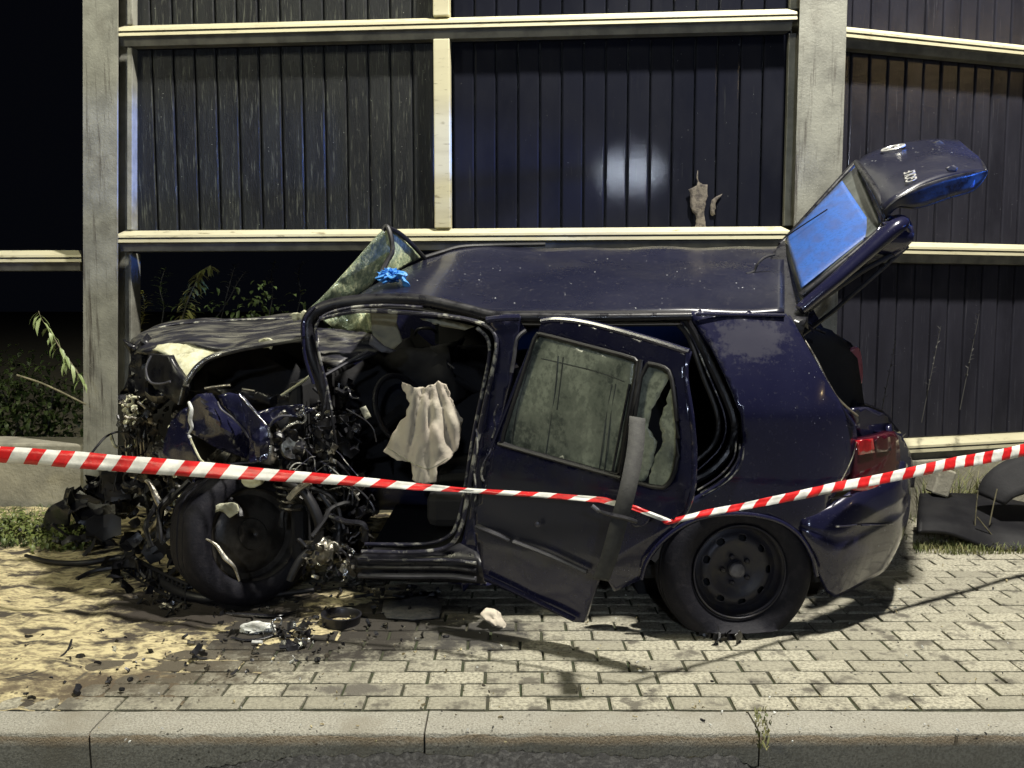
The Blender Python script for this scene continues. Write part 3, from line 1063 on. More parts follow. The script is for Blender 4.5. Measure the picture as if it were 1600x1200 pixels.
# --- far side, floor, bulkhead
bx = lambda n, c, s, m_: box(n, c, s, m_, car, None, .02)
fs = [(-1.55, .18), (-1.55, .85), (-.95, .98), (-.45, 1.52), (1.5, 1.60), (1.85, 1.0), (1.95, .3), (1.2, .18)]
V = [Vector((x, 4.98, z)) for x, z in fs] + [Vector((x, 5.03, z)) for x, z in fs]
n = len(fs)
Fc = [tuple(range(n)), tuple(range(2 * n - 1, n - 1, -1))] + [(i, i + n, (i + 1) % n + n, (i + 1) % n) for i in range(n)]
far_side = mesh_obj('far_side_body', V, Fc, PAINT, car, sm=False)
box('door_lining', (-.15, 4.93, .72), (1.3, .05, .75), INTER, far_side, None, .02)
box('far_door_glass', (-.05, 4.955, 1.27), (.75, .012, .30), QGLASS, far_side)
bx('floor_pan', (.25, 4.32, .20), (1.8, 1.15, .07), INTER)
bx('bulkhead', (-.95, 4.42, .60), (.06, 1.05, .80), INTER)
bx('rear_bulkhead', (1.15, 4.45, .65), (.06, 1.0, .85), INTER)
box('rear_axle', (.95, 4.3, .30), (.12, 1.2, .10), INTER, car)
box('inner_shell', (.45, 4.90, .88), (1.7, .02, 1.22), INTER, far_side)


# seats, dashboard, wheel
def seat(x, y):
    v1, f1 = box_data((x, y, .45), (.50, .48, .16))
    o = mesh_obj('seat', v1, f1, INTER, car, sm=False, bev=.04)
    ORG[o.name] = ORG[car.name]
    Mx = Matrix.Rotation(.32, 3, 'Y')
    box('seat_back', (x + .28, y, .82), (.14, .46, .62), INTER, o, Mx, .04)
    box('headrest', (x + .40, y, 1.20), (.09, .26, .16), INTER, o, Mx, .03)


seat(-.12, 4.05)
seat(-.12, 4.65)
panel('dashboard', [(520, 590), (600, 545), (700, 540), (712, 600), (690, 700), (560, 720), (528, 650)], 4.62, INTER, car, step=14, thick=.25, crumple=.06)
c = P(628, 640, 4.25)
ax = Vector((.75, -.55, .35)).normalized()
prof = [(.17 + .014 * math.cos(t * math.pi / 4), .014 * math.sin(t * math.pi / 4)) for t in range(9)]
v, f = lathe_data(prof, ax, c, 32)
st = mesh_obj('steering_wheel', v, f, BLACKP, car)
pxt('steering_column', [(628, 640, 4.25), (590, 670, 4.35), (560, 690, 4.45)], .03, INTER, car)
pxt('grab_handle', [(648, 523, 4.8), (654, 514, 4.75), (672, 513, 4.75), (682, 520, 4.78)], .008, BLACKP, car)
pxt('interior_strip', [(715, 541, 4.6), (765, 541, 4.5)], .006, STRIP, car)
pxt('inner_trim_rod', [(682, 553, 4.7), (710, 576, 4.6)], .005, STRIP, car)
panel('pale_tag', [(562, 638), (571, 634), (580, 651), (571, 656)], 3.95, VISOR, car, step=6, thick=.006)
for q in ([(505, 588, 3.95), (540, 568, 4.0), (575, 548, 4.05)], [(440, 618, 3.9), (470, 598, 3.9), (486, 586, 3.9)]):
    pxt('bent_strut', q, .012, STRIP if q[0][0] > 500 else LINER, car, flat=.6)
panel('scuttle', [(495, 512), (560, 516), (600, 528), (590, 550), (520, 572), (496, 560)], lambda x, y: 4.3 + (560 - y) * .004, HOODP, car, step=9, thick=.02, crumple=.05)
panel('sun_visor', [(578, 488), (612, 486), (622, 490), (619, 508), (628, 534), (616, 545), (606, 548), (596, 538), (582, 522)], lambda x, y: 4.0 + (y - 486) * .002, VISOR, car, step=7, thick=.02, crumple=.03)
panel('loose_lining', [(580, 522), (600, 540), (620, 548), (608, 552), (590, 548), (576, 538)], 4.02, STRIP, car, step=6, thick=.006, crumple=.02)
panel('roof_lining_fold', [(655, 497), (700, 500), (742, 510), (726, 516), (690, 510)], 4.0, VISOR, car, step=6, thick=.006, crumple=.02)


# deflated airbag with deep folds
def airY(x, y):
    a = math.atan2(x - 672, y - 560)
    r = math.hypot(x - 672, y - 560)
    w = a * 27 + .9 * noise.noise((x * .02, y * .012, 3))
    fold = abs(math.sin(w * .5)) ** .7
    b = math.atan2(x - 628, y - 590)
    fold2 = abs(math.sin(b * 9 + .5))
    k = min(1, r / 110)
    cr = 0
    for f_, am in ((.05, .006), (.10, .003)):
        cr += am * (1 - 2.4 * abs(noise.noise((x * f_ + y * f_ * .25, (y - x * .2) * f_ * .30, f_ * 90))))
    return 3.86 - cr - .026 * fold * k - .006 * fold2 * k + .05 * ((x - 662) / 60) ** 2 + .014 * noise.noise((x * .06, y * .03, 7)) 


panel('airbag', ([(627, 596), (645, 604), (664, 606), (684, 596), (697, 600), (703, 620), (716, 645), (723, 658), (720, 680), (713, 703), (700, 720), (684, 730), (681, 752), (660, 757), (646, 750), (640, 722),
                 (618, 718), (600, 706), (606, 690), (618, 668), (632, 652), (640, 630), (634, 616)]), airY, BAG, car, step=3.2, thick=.004, angle=80, rag=3)
pxt('airbag_seam', [(606, 700, 3.84), (625, 712, 3.82), (650, 726, 3.80), (672, 732, 3.79), (700, 716, 3.82)], .0022, VISOR, car)

# --- windscreen, peeled up and folded
ws = panel('windscreen', [(474, 492), (500, 468), (540, 425), (575, 385), (601, 356), (607, 372), (612, 392), (604, 410), (594, 428), (580, 446), (556, 462), (520, 480), (498, 492)],
           lambda x, y: interp(x, [(474, 4.35), (601, 4.55)]) + .004 * (y - 356) * .3, SHARDG, car, step=9, thick=.008, crumple=.010, cscale=10)
panel('folded_screen_corner', [(604, 356), (622, 366), (640, 380), (660, 402), (640, 412), (620, 424), (603, 430), (594, 428), (606, 408), (613, 392), (608, 374)],
      lambda x, y: interp(x, [(600, 4.52), (660, 4.85)]), SHARDG, ws, step=8, thick=.008, crumple=.012, cscale=10)
pxt('screen_rubber', [(598, 360, 4.52), (604, 354, 4.52), (610, 366, 4.5), (613, 392, 4.48), (604, 410, 4.46), (594, 430, 4.42)], .013, RUBBER, ws)
pxt('screen_rubber', [(603, 354, 4.53), (622, 363, 4.62), (642, 380, 4.72), (664, 404, 4.84)], .012, RUBBER, ws)
panel('screen_lower_part', [(500, 496), (545, 488), (590, 488), (598, 520), (560, 518), (520, 512)], 4.30, SHARDG, ws, step=7, thick=.008, crumple=.03, cscale=10)
panel('screen_frayed_edge', [(452, 492), (470, 486), (490, 490), (486, 500), (458, 500)], 4.05, LINER, ws, step=4, thick=.01, crumple=.03, rag=5)

# --- hood
hn = [P(206, 560, 4.35), P(214, 545, 4.25), P(240, 540, 4.15), P(300, 540, 4.05), P(350, 546, 4.0), P(400, 536, 3.95), P(440, 528, 3.92), P(492, 524, 3.90)]
hm = [P(202, 540, 4.7), P(214, 528, 4.65), P(245, 516, 4.6), P(300, 510, 4.5), P(350, 508, 4.45), P(400, 506, 4.4), P(440, 504, 4.4), P(492, 503, 4.35)]
hf = [P(206, 528, 5.1), P(222, 518, 5.2), P(262, 507, 5.3), P(305, 500, 5.3), P(350, 497, 5.3), P(400, 495, 5.25), P(440, 494, 5.2), P(492, 493, 5.1)]
hood = loft('hood', [hn, hm, hf], HOODP, car, n=60, rows=9, thick=.02, dent=.04, dscale=3.5)
pxt('hood_crease', [(216, 524, 4.7), (262, 509, 4.75), (320, 503, 4.7), (400, 499, 4.65), (480, 497, 4.6)], .006, SEALM, hood)
panel('torn_hood_lining', [(240, 540), (262, 536), (304, 538), (332, 546), (345, 548), (330, 556), (319, 562), (304, 574), (290, 592), (278, 578), (270, 568), (268, 556), (262, 553), (247, 550), (238, 545)],
      lambda x, y: interp(y, [(536, 4.06), (592, 3.86)]), LINER, hood, step=6, thick=.008, crumple=.03, rag=5)
panel('torn_hood_flake', [(404, 532), (416, 528), (430, 532), (422, 544), (408, 542)], 3.88, LINER, hood, step=4, thick=.008, crumple=.02, rag=4)
pxt('hood_edge', [(290, 604, 3.80), (296, 590, 3.82), (312, 570, 3.84), (336, 556, 3.86), (372, 546, 3.86), (404, 540, 3.86), (450, 532, 3.86), (480, 528, 3.86)], .013, HOODP, hood)
pxt('bright_torn_edge', [(291, 596, 3.785), (306, 575, 3.80), (324, 561, 3.82), (346, 553, 3.83)], .0055, CHROME, hood)
pxt('bright_torn_edge', [(278, 632, 3.8), (282, 620, 3.8), (285, 606, 3.79)], .004, CHROME, hood)
# dark corner shell of the front
shell = panel('front_corner_shell', [(232, 552), (246, 554), (262, 556), (270, 572), (280, 584), (290, 594), (288, 606), (284, 620), (278, 632), (262, 622), (244, 606), (232, 598), (227, 576)],
              lambda x, y: interp(x, [(227, 4.0), (290, 3.80)]), BLACKP, car, step=7, thick=.03, crumple=.05, cscale=6)
pxt('shell_fold', [(236, 556, 3.9), (228, 576, 3.88), (234, 596, 3.86), (250, 600, 3.84), (266, 596, 3.82)], .005, STRIP, shell)
panel('crushed_nose', [(203, 542), (222, 534), (236, 548), (232, 580), (238, 604), (262, 628), (250, 640), (222, 630), (200, 618), (198, 590), (203, 566)],
      lambda x, y: 4.22, BLACKP, car, step=6, thick=.06, crumple=.12, cscale=9, angle=20, rag=4)

# --- crumpled wing
WCR = dict(step=7, thick=.006, angle=25)
w1 = panel('crumpled_wing', [(297, 626), (308, 616), (331, 614), (340, 627), (350, 640), (372, 660), (385, 676), (391, 692), (391, 719), (372, 712), (344, 703), (324, 692), (310, 683), (299, 677), (292, 660), (292, 640)],
           lambda x, y: 3.72 + abs(x - 325) * .0012 + max(0, y - 680) * .003 - .04 * math.exp(-((x - (310 + (y - 614) * .7)) / 14) ** 2), PAINT, car, crumple=.03, cscale=7, **WCR)
panel('wing_fold', [(340, 618), (358, 613), (372, 616), (384, 640), (388, 665), (398, 700), (404, 722), (388, 724), (390, 692), (384, 674), (366, 652), (346, 632)],
      lambda x, y: 3.80 - (x - 340) * .0006, PAINT, w1, crumple=.03, cscale=7, seed=2, **WCR)
panel('wing_fold', [(372, 616), (380, 619), (392, 634), (408, 652), (420, 668), (422, 686), (420, 718), (402, 722), (396, 700), (386, 668), (382, 646)],
      lambda x, y: 3.70 + abs(x - 405) * .001, PAINT, w1, crumple=.03, cscale=6, seed=3, **WCR)
panel('wing_fold', [(294, 636), (284, 640), (268, 656), (256, 690), (254, 712), (262, 724), (290, 734), (312, 724), (304, 700), (294, 676), (290, 655)],
      lambda x, y: 3.82 + (294 - x) * .002, PAINT, w1, crumple=.04, cscale=9, seed=4, **WCR)
panel('wing_fold', [(400, 644), (430, 636), (472, 632), (492, 640), (470, 652), (446, 650), (430, 660), (422, 668), (410, 660)],
      lambda x, y: 3.80, PAINT, w1, crumple=.04, cscale=7, seed=5, **WCR)
panel('wing_fold', [(296, 610), (340, 606), (400, 612), (460, 620), (470, 634), (430, 636), (380, 622), (330, 616)], 4.02, BLACKP, w1, crumple=.06, cscale=7, seed=6, **WCR)
pxt('torn_wing_edge', [(295, 628, 3.70), (299, 640, 3.69), (297, 656, 3.69), (300, 668, 3.70), (295, 678, 3.70), (297, 684, 3.7)], .0085, WHITE, w1, rr=[(0, .7), (.3, 1.1), (.6, .8), (.8, .5), (1, 1)])
pxt('torn_wing_edge', [(297, 684, 3.7), (304, 700, 3.7), (312, 716, 3.69), (318, 722, 3.69)], .0045, LINER, w1)
pxt('torn_wing_edge', [(340, 628, 3.71), (346, 640, 3.70), (362, 652, 3.69), (378, 668, 3.69), (388, 684, 3.7)], .004, STRIP, w1)
pxt('torn_wing_edge', [(374, 617, 3.69), (384, 628, 3.68), (400, 646, 3.68), (416, 664, 3.67)], .0035, CHROME, w1)
pxt('torn_wing_edge', [(419, 668, 3.68), (422, 684, 3.67)], .006, CHROME, w1)
pxt('torn_wing_edge', [(423, 696, 3.68), (422, 706, 3.67), (419, 718, 3.67)], .006, CHROME, w1)
pxt('torn_wing_edge', [(440, 674, 3.7), (450, 666, 3.69), (464, 660, 3.69), (474, 660, 3.69), (478, 652, 3.69), (474, 644, 3.69), (474, 634, 3.7)], .006, CHROME, w1)
pxt('torn_wing_edge', [(420, 668, 3.7), (428, 656, 3.7), (440, 650, 3.71), (456, 650, 3.72)], .005, STRIP, w1)
pxt('bent_strut', [(320, 607, 3.86), (340, 604, 3.86), (360, 602, 3.86)], .006, BARE, car)
pxt('bent_strut', [(378, 608, 3.9), (398, 611, 3.9)], .005, BARE, car)
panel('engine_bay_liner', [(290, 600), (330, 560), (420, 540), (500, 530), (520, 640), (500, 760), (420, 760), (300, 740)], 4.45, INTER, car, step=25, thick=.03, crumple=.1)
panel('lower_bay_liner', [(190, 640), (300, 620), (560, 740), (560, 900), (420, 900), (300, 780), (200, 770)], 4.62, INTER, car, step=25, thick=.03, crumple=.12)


# --- crushed mechanical parts
def shard_data(c, s, rs, elong=1.0):
    """one bent scrap of sheet with torn edges"""
    Mx = Matrix.Rotation(rs.uniform(0, 6.3), 3, 'Z') @ Matrix.Rotation(rs.uniform(0, 6.3), 3, 'X') @ Matrix.Rotation(rs.uniform(0, 6.3), 3, 'Y')
    nx, ny = 5, 3
    V, Fc = [], []
    bend = rs.uniform(-1.2, 1.2)
    for side in (0, 1):
        for i in range(nx):
            for j in range(ny):
                x = (i / (nx - 1) - .5) * s * elong
                y = (j / (ny - 1) - .5) * s * (1 - .5 * abs(i / (nx - 1) - .5)) * rs.uniform(.55, 1.0)
                z = bend * x * x / max(s, .01) + rs.uniform(-.10, .10) * s + side * .0025
                V.append(Vector(c) + Mx @ Vector((x, y, z)))
    n = nx * ny
    for i in range(nx - 1):
        for j in range(ny - 1):
            a = i * ny + j
            Fc.append((a, a + ny, a + ny + 1, a + 1))
            Fc.append((a + n, a + n + 1, a + n + ny + 1, a + n + ny))
    rim = [i * ny for i in range(nx)] + [(nx - 1) * ny + j for j in range(1, ny)] + [i * ny + ny - 1 for i in range(nx - 2, -1, -1)] + [j for j in range(ny - 2, 0, -1)]
    for k in range(len(rim)):
        a, b = rim[k], rim[(k + 1) % len(rim)]
        Fc.append((a, b, b + n, a + n))
    return V, Fc


def clutter(name, poly, Y0, Y1, count, size, mats, parent, seed=1, tubes=.3, ground=False, z=0.01, label=None):
    rs = random.Random(seed)
    x0 = min(p[0] for p in poly)
    x1 = max(p[0] for p in poly)
    y0 = min(p[1] for p in poly)
    y1 = max(p[1] for p in poly)
    groups = {}
    done = 0
    while done < count:
        x, y = rs.uniform(x0, x1), rs.uniform(y0, y1)
        if not inside(x, y, poly):
            continue
        done += 1
        c = G(x, y, z) + Vector((0, 0, rs.uniform(0, size[0] * .4))) if ground else P(x, y, rs.uniform(Y0, Y1))
        s = rs.uniform(*size) * (1 if rs.random() < .8 else 1.6)
        k = rs.choices(range(len(mats)), [m[1] for m in mats])[0]
        if rs.random() < tubes:
            d = Vector((rs.uniform(-1, 1), rs.uniform(-.5, .5), rs.uniform(-1, 1) * (.2 if ground else 1))).normalized()
            e = Vector((rs.uniform(-1, 1), rs.uniform(-.5, .5), rs.uniform(-1, 1) * (.1 if ground else 1))).normalized()
            L = s * rs.uniform(.8, 2.2)
            groups.setdefault(k, []).append(tube_data([c - d * L * .5, c + e * L * .25, c + d * L * .5, c + d * L * .7 + e * L * .3], rs.uniform(.003, .011), 6))
        else:
            groups.setdefault(k, []).append(shard_data(c, s, rs, rs.uniform(.8, 2.0)))
    allp, ix = [], []
    for k, g in groups.items():
        for v, f in g:
            allp.append((v, f))
            ix += [k] * len(f)
    v, f = merge(allp)
    o = mesh_obj(name, v, f, None, parent, mats=[m[0] for m in mats], midx=ix, sm=True, angle=30)
    return tag(o, label=label, kind='stuff')


clutter('crushed_front_metal', [(190, 610), (236, 616), (280, 650), (262, 700), (256, 730), (300, 760), (290, 800), (240, 770), (190, 720), (186, 650)], 3.95, 4.5, 110, (.015, .05),
        [(BURNT, 5), (BARE, 1.6), (BLACKP, 4), (LINER, .9)], car, 3)
clutter('crushed_lamp_housing', [(192, 622), (232, 624), (236, 658), (200, 662)], 3.95, 4.2, 60, (.015, .035), [(BARE, 3), (LINER, 2), (BURNT, 2), (WHITE, .6)], car, 5, .4)
clutter('torn_bulkhead_metal', [(432, 640), (512, 630), (530, 690), (522, 760), (470, 770), (430, 740)], 3.75, 4.1, 100, (.01, .035), [(BURNT, 5), (BARE, 1.2), (BLACKP, 5), (CHROME, .7)], car, 8)
clutter('suspension_parts', [(250, 730), (340, 735), (330, 800), (300, 850), (270, 830), (240, 790)], 3.95, 4.3, 55, (.02, .05), [(BURNT, 5), (BARE, 1), (BLACKP, 3), (LINER, 1)], car, 12)
clutter('torn_sill_end', [(468, 850), (520, 838), (556, 860), (552, 900), (500, 908), (470, 900)], 3.68, 3.9, 70, (.012, .035), [(BURNT, 3), (BARE, 1.8), (CHROME, 1.2), (BLACKP, 3)], car, 15)
clutter('dark_wiring', [(500, 740), (575, 745), (585, 850), (520, 860), (500, 800)], 3.8, 4.2, 60, (.02, .06), [(BURNT, 2), (BLACKP, 6)], car, 19, .5)
clutter('dark_wiring', [(480, 600), (560, 600), (560, 740), (520, 740), (500, 680)], 3.95, 4.4, 60, (.02, .06), [(BLACKP, 6), (BURNT, 1)], car, 21, .5)


def wires(name, poly, Y0, Y1, count, r, L, m_, seed):
    """sagging cables and hoses torn loose"""
    rs = random.Random(seed)
    xs = [p[0] for p in poly]
    ys = [p[1] for p in poly]
    parts = []
    while len(parts) < count:
        x, y = rs.uniform(min(xs), max(xs)), rs.uniform(min(ys), max(ys))
        if not inside(x, y, poly):
            continue
        p = P(x, y, rs.uniform(Y0, Y1))
        pts = [p]
        d = Vector((rs.uniform(-1, 1), rs.uniform(-.3, .3), rs.uniform(-.3, .8))).normalized()
        for k in range(5):
            d = (d + Vector((rs.uniform(-.7, .7), rs.uniform(-.3, .2), -.45))).normalized()
            pts.append(pts[-1] + d * L * rs.uniform(.5, 1.2) / 5)
        parts.append(tube_data(pts, rs.uniform(*r), 6))
    v, f = merge(parts)
    return tag(mesh_obj(name, v, f, m_, car), kind='stuff')


for k, (q, y_, m_) in enumerate(((([(196, 636), (226, 640), (250, 664), (238, 690), (206, 684), (192, 662)]), 4.06, BURNT),
                                  ([(234, 688), (262, 700), (296, 736), (282, 764), (252, 748), (236, 716)], 3.98, BURNT),
                                  ([(426, 676), (452, 668), (476, 690), (470, 724), (440, 736), (428, 706)], 3.76, BLACKP),
                                  ([(298, 730), (330, 734), (346, 762), (330, 790), (304, 784)], 3.86, PAINT),
                                  ([(486, 640), (512, 646), (524, 690), (508, 730), (490, 700)], 3.84, BLACKP),
                                  ([(444, 742), (470, 746), (492, 770), (474, 790), (450, 772)], 3.80, BURNT),
                                  ([(476, 846), (506, 838), (530, 852), (520, 880), (490, 884)], 3.72, BARE),
                                  ([(188, 700), (216, 706), (234, 740), (220, 776), (192, 760)], 4.1, BLACKP))):
    panel('crumpled_sheet', q, y_, m_, car, step=5, thick=.003, crumple=.07, cscale=15, rag=6, angle=18, seed=k + 30)
# crushed radiator: a bent core of thin fins in a frame
for k in range(13):
    x = 196 + k * 3.4
    pxt('radiator_fin', [(x, 660 + 4 * math.sin(k * .9), 4.10 + .02 * math.sin(k)), (x + 3 * math.sin(k * 1.3), 690, 4.08 + .03 * math.sin(k * .7)), (x + 4, 728 + 5 * math.sin(k), 4.12)], .0045, BURNT if k % 3 else BARE, car, seg=5)
pxt('radiator_frame', [(190, 658, 4.08), (212, 652, 4.06), (246, 664, 4.04)], .010, BURNT, car)
pxt('chassis_rail', [(238, 706, 4.05), (262, 716, 4.0), (300, 742, 4.02), (350, 756, 4.1), (420, 760, 4.2)], .035, BURNT, car, flat=1.3, seg=6)
panel('engine_block', [(330, 720), (420, 726), (470, 738), (466, 800), (420, 812), (350, 790)], 4.32, BURNT, car, step=9, thick=.2, crumple=.10, cscale=11, angle=25)
v, f = lathe_data([(.001, .02), (.05, .02), (.055, .01), (.055, -.01), (.03, -.02), (.03, -.06), (.001, -.06)], (.3, -.9, .3), P(458, 700, 3.80), 24)
mesh_obj('pulley', v, f, BARE, car)
v, f = lathe_data([(.001, .015), (.03, .015), (.036, .005), (.036, -.02), (.001, -.02)], (-.4, -.9, .2), P(226, 742, 4.02), 20)
mesh_obj('pulley', v, f, BURNT, car)
# coil spring and strut
sp_ = [P(440, 740, 3.86) + Vector((math.cos(t * .8) * .045 + t * .001, math.sin(t * .8) * .045, -.004 * t)) for t in range(40)]
tube('coil_spring', sp_, .006, BURNT, car, seg=6)
wires('hanging_wires', [(195, 640), (290, 640), (300, 760), (200, 740)], 3.98, 4.2, 13, (.0025, .006), .22, BLACKP, 81)
wires('hanging_wires', [(430, 640), (540, 630), (560, 760), (440, 760)], 3.74, 3.95, 14, (.0022, .005), .22, BLACKP, 82)
wires('pale_wires', [(430, 640), (530, 640), (530, 720), (440, 740)], 3.72, 3.85, 7, (.002, .0032), .16, SEALM, 83)
wires('hoses', [(240, 740), (320, 740), (330, 800), (250, 790)], 3.9, 4.1, 9, (.008, .014), .35, RUBBER, 84)
wires('hoses', [(450, 700), (560, 700), (570, 790), (480, 800)], 3.8, 4.05, 9, (.007, .012), .32, RUBBER, 85)
pxt('shock_absorber', [(452, 780, 3.75), (466, 764, 3.74), (484, 752, 3.73)], .016, BARE, car)
panel('pale_mount', rounded([(376, 742), (408, 744), (410, 756), (394, 764), (378, 758)], 1), 3.80, LINER, car, step=5, thick=.04, crumple=.02)
pxt('broken_hose', [(500, 664, 3.8), (506, 640, 3.78), (512, 612, 3.8), (520, 660, 3.8), (526, 700, 3.82)], .006, BLACKP, car)
pxt('door_hinge_bar', [(515, 806, 3.78), (540, 815, 3.76), (565, 818, 3.76), (571, 828, 3.76), (569, 845, 3.77)], .016, BLACKP, car, flat=.8)

# --- front wheel, torn off and turned
fw_c = P(384, 848, 3.96)
fw_c.z = .315
fax = Vector((.66, -.74, .10)).normalized()


def squash_front(p):
    q = p.copy()
    if q.z < 0.012:
        q.z = 0.012 + (q.z - .012) * .05
    d = q - fw_c
    q += Vector((1, 0, .3)) * .02 * noise.noise(q * 5)
    return q


tp = [(.215, .085), (.225, .095), (.262, .102), (.290, .092), (.303, .070), (.306, .054), (.297, .050), (.297, .042), (.307, .038), (.307, .012), (.298, .008), (.298, -.008), (.307, -.012), (.307, -.038), (.297, -.042), (.306, -.05), (.303, -.070), (.290, -.092), (.262, -.102), (.225, -.095), (.215, -.085)]
v, f = lathe_data(tp, fax, fw_c, 64, squash_front)
fw = empty('front_wheel', (0, 0, 0), None, None)
fw.parent = car
ORG[fw.name] = ORG[car.name]
v2, f2 = lathe_data([(r * 1.0, o) for r, o in tp], fax, fw_c, 64, squash_front)
tyre_f = mesh_obj('tyre', v2, f2, TYRE, fw, solid=.012, angle=50)
rp = [(.225, .095), (.218, .088), (.208, .070), (.200, .040), (.175, .035), (.160, .050), (.120, .062), (.075, .066), (.070, .074), (.035, .078), (.001, .078)]
v, f = lathe_data(rp, fax, fw_c, 48, squash_front)
mesh_obj('rim', v, f, RIMF, fw, solid=.006, angle=40)
rp = [(.19, -.06), (.19, .02), (.10, .04), (.001, .04)]
v, f = lathe_data(rp, fax, fw_c, 32, squash_front)
mesh_obj('brake_drum', v, f, BURNT, fw)
# torn arch liner standing round the wheel
pxt('arch_liner_edge', [(446, 752, 3.78), (474, 768, 3.76), (493, 800, 3.75), (499, 830, 3.75), (488, 856, 3.75), (470, 874, 3.74), (458, 894, 3.73), (452, 908, 3.72)], .022, RUBBER, car, seg=10, flat=.9,
    rr=[(0, .8), (.3, 1.15), (.6, 1.0), (1, .7)])
pxt('arch_liner_edge', [(500, 770, 3.85), (520, 800, 3.84), (530, 830, 3.82), (520, 870, 3.8)], .012, RUBBER, car)
panel('pale_gap_piece', [(322, 800), (338, 789), (356, 785), (370, 789), (373, 802), (358, 808), (344, 798), (330, 803)], 3.76, LINER, car, step=5, thick=.012, crumple=.02, rag=3)  # added beige piece, stands in for ground seen through a gap
pxt('bent_spring_arm', [(322, 842, 3.66), (338, 852, 3.65), (352, 872, 3.64), (366, 886, 3.64), (374, 908, 3.64)], .008, BARE, car, rr=[(0, .4), (.5, 1.3), (1, .5)])

# --- rear wheel (flat tyre)
rw_c = P(1143, 899, 3.62)
rw_c.z = .262
rax = Vector((.10, -.995, .03)).normalized()
YW = 3.62


def squash(p):
    q = p.copy()
    if q.z < .03:
        over = .03 - q.z
        q.z = .008 + max(0, .022 - over * .12)
        q.x += math.copysign(min(.05, over * .8), q.x - rw_c.x)
        q.y += (-.03 if q.y < rw_c.y else .02) * min(1, over * 14)
    return q


rw = empty('rear_wheel', (0, 0, 0), None, None)
rw.parent = car
ORG[rw.name] = ORG[car.name]
tq = [(.188, .060), (.192, .080), (.204, .094), (.250, .108), (.275, .108), (.296, .094), (.310, .076), (.3135, .052), (.305, .048), (.305, .040), (.3145, .036), (.3145, .012), (.306, .008), (.306, -.008), (.3145, -.012), (.3145, -.036), (.305, -.040), (.3135, -.05), (.310, -.070), (.295, -.098), (.25, -.105), (.212, -.08)]
v, f = lathe_data(tq, rax, rw_c, 72, squash)
mesh_obj('tyre', v, f, TYRE, rw, angle=50)
v, f = lathe_data([(.1895 + .004 * math.cos(t * math.pi / 3), .094 + .004 * math.sin(t * math.pi / 3)) for t in range(7)], rax, rw_c, 48)
mesh_obj('rim_edge', v, f, RIM, rw)
# steel disc with a ring of openings
radii = [.187, .182, .175, .166, .156, .150, .146, .142, .138, .134, .130, .126, .122, .118, .108, .088, .066, .050, .047, .001]
offs = [.088, .066, .050, .042, .046, .050, .053, .056, .058, .060, .061, .062, .062, .062, .060, .052, .048, .047, .046, .046]
seg = 216
u_ = rax.cross(Vector((0, 0, 1))).normalized()
w_ = u_.cross(rax).normalized()
V, Fc = [], []
for k in range(seg):
    t = 2 * math.pi * k / seg
    for r, o in zip(radii, offs):
        V.append(rw_c + (u_ * math.cos(t) + w_ * math.sin(t)) * r + rax * o)
nr = len(radii)
for k in range(seg):
    for i in range(nr - 1):
        ph = (k + .5) % 24 - 12
        rm = (radii[i] + radii[i + 1]) / 2
        if ((ph / 4.3) ** 2 + ((rm - .134) / .0125) ** 2) < 1:
            continue
        a = k * nr + i
        b = ((k + 1) % seg) * nr + i
        Fc.append((a, a + 1, b + 1, b))
mesh_obj('rim', V, Fc, RIM, rw, solid=.004, angle=35)
v, f = lathe_data([(.19, -.06), (.19, .0), (.14, .02), (.001, .025)], rax, rw_c, 32)
mesh_obj('brake_disc', v, f, INTER, rw)
v, f = lathe_data([(.034, .045), (.034, .068), (.028, .074), (.001, .076)], rax, rw_c, 28)
mesh_obj('hub_cap', v, f, HUBM, rw)
for k in range(5):
    t = 2 * math.pi * k / 5 + .0
    c = rw_c + (u_ * math.cos(t) + w_ * math.sin(t)) * .056
    v, f = lathe_data([(.011, .046), (.011, .060), (.006, .064), (.001, .064)], rax, c, 10)
    mesh_obj('wheel_bolt', v, f, RIM, rw)
# dark wheel housing behind
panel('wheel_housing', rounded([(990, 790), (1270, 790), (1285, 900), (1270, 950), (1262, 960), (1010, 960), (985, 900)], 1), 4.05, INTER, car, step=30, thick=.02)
pxt('arch_liner', [(1280, 905, 3.62), (1266, 868, 3.62), (1240, 838, 3.62), (1200, 820, 3.62), (1145, 814, 3.62), (1095, 820, 3.62), (1050, 842, 3.62), (1022, 876, 3.62)], .03, INTER, car)
# torn pieces under the tyre
clutter('torn_tyre_pieces', [(1096, 984), (1170, 984), (1176, 998), (1130, 1004), (1096, 992)], 0, 0, 14, (.02, .045), [(BLACKP, 4), (BURNT, 1)], car, 31, .1, ground=True)

# --- rear door, hanging open and twisted
DOOR = [(848, 500), (872, 497), (920, 503), (1000, 524), (1077, 548), (1070, 576), (1074, 610), (1081, 650), (1085, 700), (1084, 760), (1076, 795), (1056, 818), (1010, 846), (962, 880), (935, 905), (925, 935),
        (912, 973), (896, 972), (860, 955), (800, 926), (757, 908), (752, 880), (743, 840), (742, 810), (750, 776), (766, 722), (780, 670), (800, 618), (822, 560)]
W1 = rounded([(838, 521), (848, 522), (920, 541), (990, 559), (997, 566), (987, 620), (969, 736), (962, 743), (870, 717), (788, 695), (784, 688), (802, 630), (826, 555)], 1)
W2 = rounded([(1005, 566), (1036, 572), (1048, 582), (1054, 620), (1059, 670), (1058, 728), (1046, 756), (1032, 764), (976, 748), (990, 660)], 1)


def Yd(x, y):
    b = 3.565 - (x - 760) * .00125
    return b - .02 * math.sin(max(0, min(1, (y - 700) / 260)) * math.pi) + max(0, 640 - y) * .0004


